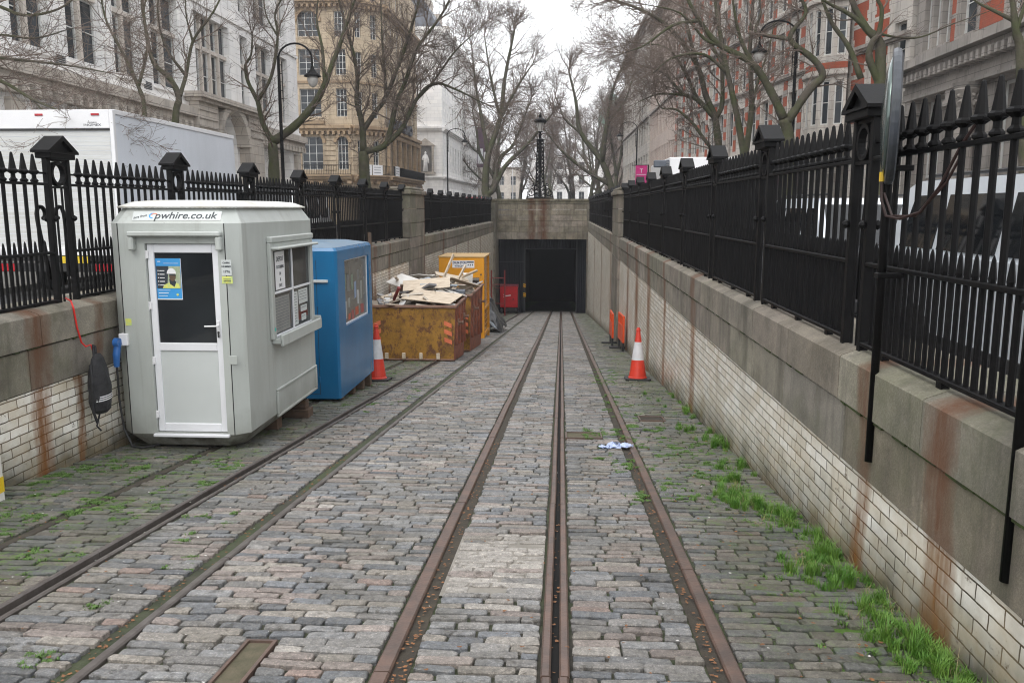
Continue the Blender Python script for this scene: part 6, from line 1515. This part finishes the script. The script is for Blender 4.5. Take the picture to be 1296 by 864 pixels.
TR = {
'left_young': ((-11.22,23.6), [(0.12, [(0.07, 0.72), (0.26, 3.94), (0.39, 4.59), (0.18, 5.13), (-0.25, 5.56), (-0.41, 6.41), (-0.5, 7.45), (-0.6, 8.49)]), (0.07, [(0.39, 4.59), (0.57, 5.23), (0.77, 6.18), (1.36, 7.01), (1.82, 8.04)]), (0.05, [(0.57, 5.23), (0.12, 5.98), (0.07, 6.82), (0.36, 7.85)]), (0.05, [(0.77, 6.18), (0.53, 7.02), (0.5, 8.26)])]),
'left_thin': ((-11.49,22.4), [(0.08, [(0.04, 0.54), (0.24, 3.92), (0.12, 4.75), (-0.3, 5.77), (-0.65, 6.57), (-0.79, 7.76)]), (0.05, [(0.12, 4.75), (0.35, 5.76), (0.29, 6.76), (0.56, 7.74)])]),
'left_fork': ((-11.28,32), [(0.26, [(0.05, 0.43), (0.2, 3.0), (0.19, 4.03)]), (0.12, [(0.19, 4.03), (-0.12, 4.77), (-0.2, 5.5), (-0.45, 6.17), (-0.48, 6.75), (-0.22, 7.12), (-0.09, 7.8)]), (0.1, [(-0.2, 5.5), (0.39, 6.45), (0.7, 7.82), (0.64, 8.67), (1.07, 9.48), (1.25, 10.86)]), (0.2, [(0.19, 4.03), (1.08, 4.65), (1.9, 5.49), (2.29, 6.15), (2.59, 6.89), (2.98, 7.77), (3.4, 8.88), (3.89, 10.26)]), (0.08, [(2.29, 6.15), (2.19, 7.49), (1.99, 8.62), (2.16, 10.01)]), (0.06, [(0.7, 7.82), (0.25, 8.65), (0.15, 9.77)])]),
'left_plane': ((-10.94,46), [(0.4, [(0.06, 0.39), (0.08, 2.77), (0.04, 4.6)]), (0.2, [(0.04, 4.6), (0.07, 5.69), (0.01, 6.45), (-0.14, 7.2), (-0.02, 8.44), (-0.23, 10.08), (-0.61, 11.7), (-0.97, 13.7)]), (0.22, [(0.07, 5.69), (0.8, 6.61), (1.47, 7.43), (2.32, 9.23), (3.0, 10.85), (3.67, 12.84), (4.12, 14.8)]), (0.2, [(0.04, 4.6), (1.19, 4.89), (1.6, 5.81), (1.94, 7.14), (2.52, 8.41), (3.2, 10.04), (4.49, 11.63), (5.35, 13.21)]), (0.18, [(1.19, 4.89), (2.17, 5.81), (2.98, 7.34), (3.93, 8.2), (5.09, 7.9), (6.66, 7.15)]), (0.1, [(2.98, 7.34), (3.94, 8.4), (5.11, 10.02), (6.39, 11.21)]), (0.1, [(1.47, 7.43), (1.29, 9.24), (1.09, 11.28), (0.94, 13.67)])]),
'median_plane': ((-7.49,85), [(0.55, [(-0.08, 1.18), (-0.15, 2.61), (-0.3, 3.79), (0.03, 6.83), (1.23, 10.36), (1.71, 14.23), (2.65, 18.7)]), (0.4, [(-0.15, 3.0), (0.5, 3.39), (1.7, 5.66), (4.08, 7.97), (6.42, 10.79)]), (0.3, [(0.5, 3.39), (1.22, 6.51), (2.57, 8.05), (4.3, 12.62)]), (0.25, [(0.03, 6.83), (-0.59, 10.37), (-1.12, 13.42), (-1.48, 17.18)]), (0.22, [(1.23, 10.36), (2.96, 13.39), (4.52, 15.63)]), (0.2, [(1.23, 10.36), (0.38, 14.17), (-0.15, 17.91)])]),
'far_right': ((5.77,97), [(0.5, [(-0.02, 1.14), (-0.16, 3.64), (-1.29, 6.73), (-3.75, 9.99), (-4.33, 13.37), (-5.17, 16.73)]), (0.35, [(-1.29, 6.73), (-0.83, 11.01), (-0.28, 14.55), (0.98, 17.52)]), (0.28, [(-0.17, 4.08), (-3.25, 5.86), (-5.97, 8.07), (-7.78, 10.27)]), (0.2, [(-3.75, 9.99), (-5.56, 11.56), (-6.65, 14.17)]), (0.2, [(-0.83, 11.01), (1.07, 13.25), (1.9, 15.81)])]),
'r_cluster': ((8.60,46), [(0.27, [(0.03, 0.42), (-0.06, 3.78), (-0.31, 4.89), (-0.53, 6.24), (-1.08, 7.47), (-1.58, 8.96), (-3.0, 10.81), (-4.63, 11.81), (-6.08, 12.31)]), (0.16, [(-0.53, 6.24), (-1.44, 7.19), (-2.11, 7.47), (-2.62, 7.92), (-3.39, 8.7), (-4.77, 9.15)]), (0.12, [(-0.07, 3.98), (-1.08, 5.18), (-1.69, 5.97), (-2.58, 6.71), (-3.34, 6.79), (-3.68, 7.28)]), (0.17, [(-0.53, 6.24), (-0.19, 7.05), (-0.33, 9.47), (-0.53, 11.44), (-0.81, 13.4)]), (0.13, [(-1.58, 8.96), (-2.05, 10.68), (-2.39, 12.25), (-2.65, 14.2)]), (0.1, [(-1.44, 7.19), (-2.49, 9.09), (-3.34, 9.9), (-5.0, 10.11)]), (0.08, [(-2.11, 7.47), (-3.48, 7.57), (-4.6, 7.17)])]),
'r_twin': ((9.09,42), [(0.22, [(-0.02, 0.52), (-0.24, 3.77), (-0.67, 5.9), (-1.21, 7.93), (-1.61, 9.65), (-1.94, 11.3), (-2.19, 13.08)]), (0.18, [(-0.24, 3.77), (-0.08, 6.23), (-0.35, 8.76), (-0.38, 11.28), (-0.35, 13.04)]), (0.08, [(-0.08, 6.23), (0.26, 7.67), (0.75, 9.11), (1.05, 10.55)]), (0.1, [(-1.21, 7.93), (-2.05, 9.51), (-2.85, 10.96)]), (0.1, [(-1.21, 7.93), (-2.4, 8.79), (-3.9, 8.62), (-4.82, 7.89)])]),
'r_bent': ((9.05,34), [(0.3, [(-0.02, 0.4), (-0.21, 4.16), (-0.44, 5.0)]), (0.19, [(-0.44, 5.0), (-1.01, 6.05), (-1.78, 7.06), (-3.05, 7.75), (-3.86, 8.64), (-4.37, 9.46), (-4.95, 10.62)]), (0.19, [(-0.31, 4.85), (0.5, 6.1), (0.95, 6.57), (0.59, 7.19), (-0.29, 7.87), (-0.22, 8.33), (0.19, 8.93), (-0.21, 9.83), (-0.51, 11.11)]), (0.09, [(-0.29, 7.95), (-1.41, 8.14), (-1.68, 8.29), (-1.51, 8.98), (-1.7, 9.99)]), (0.08, [(-3.05, 7.75), (-3.66, 7.99), (-4.6, 8.88), (-5.97, 9.19)]), (0.1, [(-1.78, 7.06), (-2.3, 7.98), (-2.65, 9.14), (-3.01, 10.59)]), (0.08, [(-3.86, 8.64), (-4.89, 8.45), (-5.93, 7.72), (-6.69, 7.44)])]),
'r_mossy': ((9.68,26), [(0.22, [(0.01, -0.04), (-0.35, 5.14), (-0.45, 6.31), (-0.84, 6.73), (-1.32, 7.53), (-1.68, 8.62)]), (0.13, [(-0.35, 5.14), (-0.74, 5.86), (-0.7, 6.31), (-0.56, 6.53), (-0.55, 7.17), (-0.77, 7.63), (-0.72, 8.6)]), (0.045, [(-0.54, 6.59), (0.03, 6.48), (0.73, 6.47), (1.64, 6.83), (2.7, 7.19)]), (0.09, [(-0.84, 6.73), (-1.36, 7.09), (-2.17, 7.43), (-3.11, 7.99)]), (0.1, [(-0.91, 5.31), (-1.3, 6.2), (-1.87, 6.92), (-2.18, 7.54), (-2.68, 8.42)])]),
'r_edge': ((10.52,19.6), [(0.14, [(0.09, -0.1), (-0.47, 4.53), (-0.68, 5.35), (-0.81, 6.01), (-1.0, 6.98)]), (0.05, [(-0.75, 5.58), (-1.22, 5.82), (-1.54, 5.98), (-2.02, 6.35)]), (0.06, [(-0.68, 5.35), (-0.54, 5.84), (-0.37, 6.49)])]),
'l_edge': ((-11.95,14.5), [(0.16, [(0.41, -0.1), (0.8, 2.97), (1.03, 4.31), (1.35, 5.86)]), (0.04, [(1.0, 4.31), (1.73, 4.17), (2.72, 4.06), (3.43, 3.97), (4.05, 3.86)]), (0.04, [(0.95, 3.65), (1.84, 3.84), (2.66, 3.43), (3.22, 3.2), (3.64, 3.09)]), (0.045, [(1.08, 4.71), (1.97, 5.02), (2.65, 4.82), (3.3, 4.91), (3.74, 5.19)]), (0.035, [(0.96, 3.91), (2.12, 3.73), (2.79, 3.3), (3.05, 2.96)]), (0.035, [(1.03, 4.31), (2.05, 4.5), (2.9, 4.42), (3.62, 4.57)])]),
}
LT = {
'left_young': ('young bare tree with a slender forked trunk behind the box van', 1.0, .5, .0032, .42),
'left_thin': ('thin leaning sapling left of the young tree behind the box van', 1.0, .45, .0032, .42),
'left_fork': ('forked mossy tree beside the first swan neck lamp', 1.1, .65, .0042, .5),
'left_plane': ('big many stemmed plane tree in front of the buff stone building', 1.3, .85, .007, .42),
'median_plane': ('tall twin trunked plane tree just left of the ornamental lamp', 1.35, 1.15, .0085, .6),
'far_right': ('leaning plane tree beyond the portal at the right of the ornamental lamp', 1.35, 1.25, .009, .6),
'r_cluster': ('multi stemmed tree leaning left in front of the red brick building', 1.3, .85, .007, .45),
'r_twin': ('straight twin stemmed tree between the leaning tree and the bent tree', 1.1, .8, .006, .55),
'r_bent': ('tree with a sharply bent right limb beside the swan neck lamp', 1.1, .7, .005, .5),
'r_mossy': ('mossy trunked tree just above the nearest gabled post', .7, .5, .004, .7),
'r_edge': ('slim bare tree at the right edge of the picture', .7, .45, .004, .7),
'l_edge': ('bare tree whose branches reach in from the left edge over the box van', 1.1, .5, .003, .33),
}
made = {}
for i, (k, (loc, limbs)) in enumerate(TR.items()):
    lab, dens, reach, rmin, step = LT[k]; limbs = [(r, [tuple(p) for p in pts]) for r, pts in limbs]
    made[k] = tree(lab, loc, limbs, 100+i, dens, reach, rmin, step=step)
# further trees down the street: copies of the two biggest, each turned and scaled
far = [(-9.5, 128), (-3.2, 150), (8.0, 130), (5.2, 146), (-8.8, 176), (2.2, 182), (7.8, 168), (-3.0, 205), (6.6, 208)]
names = ['first tree beyond the twin trunked median tree, on the left pavement', 'grey crowned tree straight behind the ornamental lamp, slightly left', 'tree on the right pavement behind the distant swan neck lamp', 'wide crowned tree right of the ornamental lamp, behind the leaning plane', 'faint tree far down the left pavement', 'faint tree near the centre line of the street end', 'faint tree far down the right pavement', 'faintest tree in front of the pale end building, left of centre', 'faint tree below the green dome', 'bare tree in front of the side street beyond the big many stemmed plane', 'bare tree crowding behind the leaning tree on the right']
for i, ((x, y), n_) in enumerate(zip(far, names)):
    src = made['median_plane' if i % 2 else 'far_right']
    s_ = (.9, .85, .9, .85, 1.0, 1.0, 1.05, 1.05, 1.05)[i]
    copy_tree(src, (x, y, GZ), n_, i*1.9+.6, (s_, s_, s_*(1.05 if i < 9 else 1.25)))

# ================================================================ GRASS, LITTER
def tufts(name, label, cat, spots, m, hmin, hmax, wid=.004, seed=1, per=26, lean=.5):
    R = random.Random(seed); b = MB()
    for (cx, cy, rad, n_) in spots:
        for _ in range(n_):
            a = R.uniform(0, 2*pi); r = rad*R.random()**.8*1.15; tx, ty = cx+r*cos(a)*.55, cy+r*sin(a)
            if tx > WR-.01: tx = WR-.02-R.random()*.05
            k = R.randint(per//3, per); hh = R.uniform(hmin, hmax)*(1.1-.5*r/rad)
            for _ in range(k):
                x, y = tx+R.gauss(0, .014), ty+R.gauss(0, .014); h = hh*R.uniform(.4, 1); z = rz(y)-.005
                la = R.uniform(0, 2*pi); lx, ly = cos(la)*h*lean*R.uniform(.2, 1.2), sin(la)*h*lean*R.uniform(.2, 1.2)
                if x+lx > WR-.01: lx = -abs(lx)
                wx, wy = -sin(la)*wid, cos(la)*wid
                b.v += [(x-wx, y-wy, z), (x+wx, y+wy, z), (x+lx*.45+wx*.8, y+ly*.45+wy*.8, z+h*.65), (x+lx*.45-wx*.8, y+ly*.45-wy*.8, z+h*.65), (x+lx, y+ly, z+h*.92)]
                q = len(b.v)-5; b.f += [(q, q+1, q+2, q+3), (q+3, q+2, q+4)]; b.c += [b.col]*2
    o = b.build(name, m); o['kind'] = 'stuff'; return tag(o, label, cat)
SP = [(1.68, 3.35, .22, 16), (1.64, 3.65, .26, 24), (1.55, 3.8, .36, 15), (1.69, 4.1, .2, 7), (1.58, 4.55, .3, 22), (1.64, 4.9, .25, 18), (1.42, 4.7, .22, 9), (1.69, 5.3, .2, 8), (1.58, 5.75, .32, 20), (1.48, 6.1, .32, 24), (1.42, 6.5, .28, 19), (1.45, 6.9, .22, 9), (1.3, 6.2, .3, 6), (1.68, 7.6, .4, 12), (1.66, 8.6, .5, 16), (1.68, 9.6, .5, 14), (1.7, 11, .6, 10), (1.68, 3.0, .2, 20), (1.70, 12.8, 1, 8)]
tufts('verge_grass', 'bright green grass growing at the foot of the right wall', 'grass', SP, M['grass'], .035, .17, .0017, 5, 95, .75)
tufts('dead_grass', 'dry straw coloured stems mixed into the grass by the right wall', 'dry grass', [(x, y, r*1.1, max(2, n_//4)) for x, y, r, n_ in SP], M['straw'], .03, .14, .0014, 15, 14, 1.4)
tufts('low_weeds', 'low broad leaved weeds spreading out from the foot of the right wall', 'weeds', [(x-.06, y, r*1.5, max(3, n_//2)) for x, y, r, n_ in SP], M['weed'], .012, .04, .004, 16, 40, 1.3)
LW = []
R = random.Random(77)
for _ in range(95): LW.append((R.uniform(-4.4, -2.9), R.uniform(3.2, 7.6), R.uniform(.06, .22), R.randint(3, 9)))
for _ in range(60): LW.append((R.choice((.84, .9, 1.0, .62))+R.gauss(0, .05), R.uniform(6.2, 17), R.uniform(.08, .3), R.randint(4, 12)))
for _ in range(26): LW.append((R.uniform(1.0, 1.5), R.uniform(6.5, 9.8), R.uniform(.08, .25), R.randint(4, 12)))
for _ in range(10): LW.append((R.uniform(.3, .6), R.uniform(7.5, 9.5), R.uniform(.08, .2), R.randint(3, 8)))
for _ in range(26): LW.append((R.uniform(-3.4, -2.2), R.uniform(10.5, 18), R.uniform(.08, .3), R.randint(4, 9)))
for _ in range(10): LW.append((R.uniform(-2.7, -2.1), R.uniform(3.2, 6), R.uniform(.06, .15), R.randint(2, 6)))
tufts('joint_weeds', 'short moss and weeds growing in the joints between the setts', 'weeds', LW, M['weed'], .010, .026, .0028, 6, 90, 1.2)
def scatter(name, label, cat, spots, m, smin, smax, seed):
    R = random.Random(seed); b = MB()
    for (x0, x1, y0, y1, n_, dz) in spots:
        for _ in range(n_):
            x, y = R.uniform(x0, x1), y0+(y1-y0)*R.random()**1.6; s_ = R.uniform(smin, smax); a = R.uniform(0, pi); z = rz(y)+dz+R.uniform(0, .006)
            P = []
            for k in range(5): t = a+2*pi*k/5; q = s_*(.55+.45*R.random()); P.append((x+q*cos(t), y+q*sin(t)*.7, z+R.uniform(0, s_*.5)))
            b.face(P)
    o = b.build(name, m); o['kind'] = 'stuff'; return tag(o, label, cat)
scatter('dead_leaves', 'small brown dead leaves lying in the rail grooves', 'leaves', [(-.71, -.645, 2.8, 9, 190, -.012), (.655, .715, 2.8, 9, 170, -.012), (-2.115, -2.055, 2.8, 8, 120, -.02), (-.72, .72, 2.8, 8, 70, .004), (.8, 1.7, 2.8, 9, 170, .004), (-4.4, -2.2, 3, 9, 120, .004), (-.028, .0, 2.8, 7, 60, -.018)], M['leaf'], .006, .016, 3)
scatter('pale_litter', 'tiny pale scraps of litter scattered over the setts', 'litter', [(-4.3, 1.7, 2.8, 16, 130, .006), (-4.4, -2.1, 4, 9, 60, .006)], M['litter'], .004, .011, 4)

# ================================================================ thin winter mist
b = MB(); b.box(-120, 120, -40, 340, -16, 45)
hz = b.build('haze', bpy.data.materials.new('haze_air')); hm = hz.data.materials[0]; hm.use_nodes = True; hm.node_tree.nodes.clear()
pv = hm.node_tree.nodes.new('ShaderNodeVolumePrincipled'); mo = hm.node_tree.nodes.new('ShaderNodeOutputMaterial')
pv.inputs['Color'].default_value = (.93, .95, 1, 1); pv.inputs['Density'].default_value = .0007; pv.inputs['Anisotropy'].default_value = .2
hm.node_tree.links.new(pv.outputs[0], mo.inputs['Volume']); hz['kind'] = 'stuff'
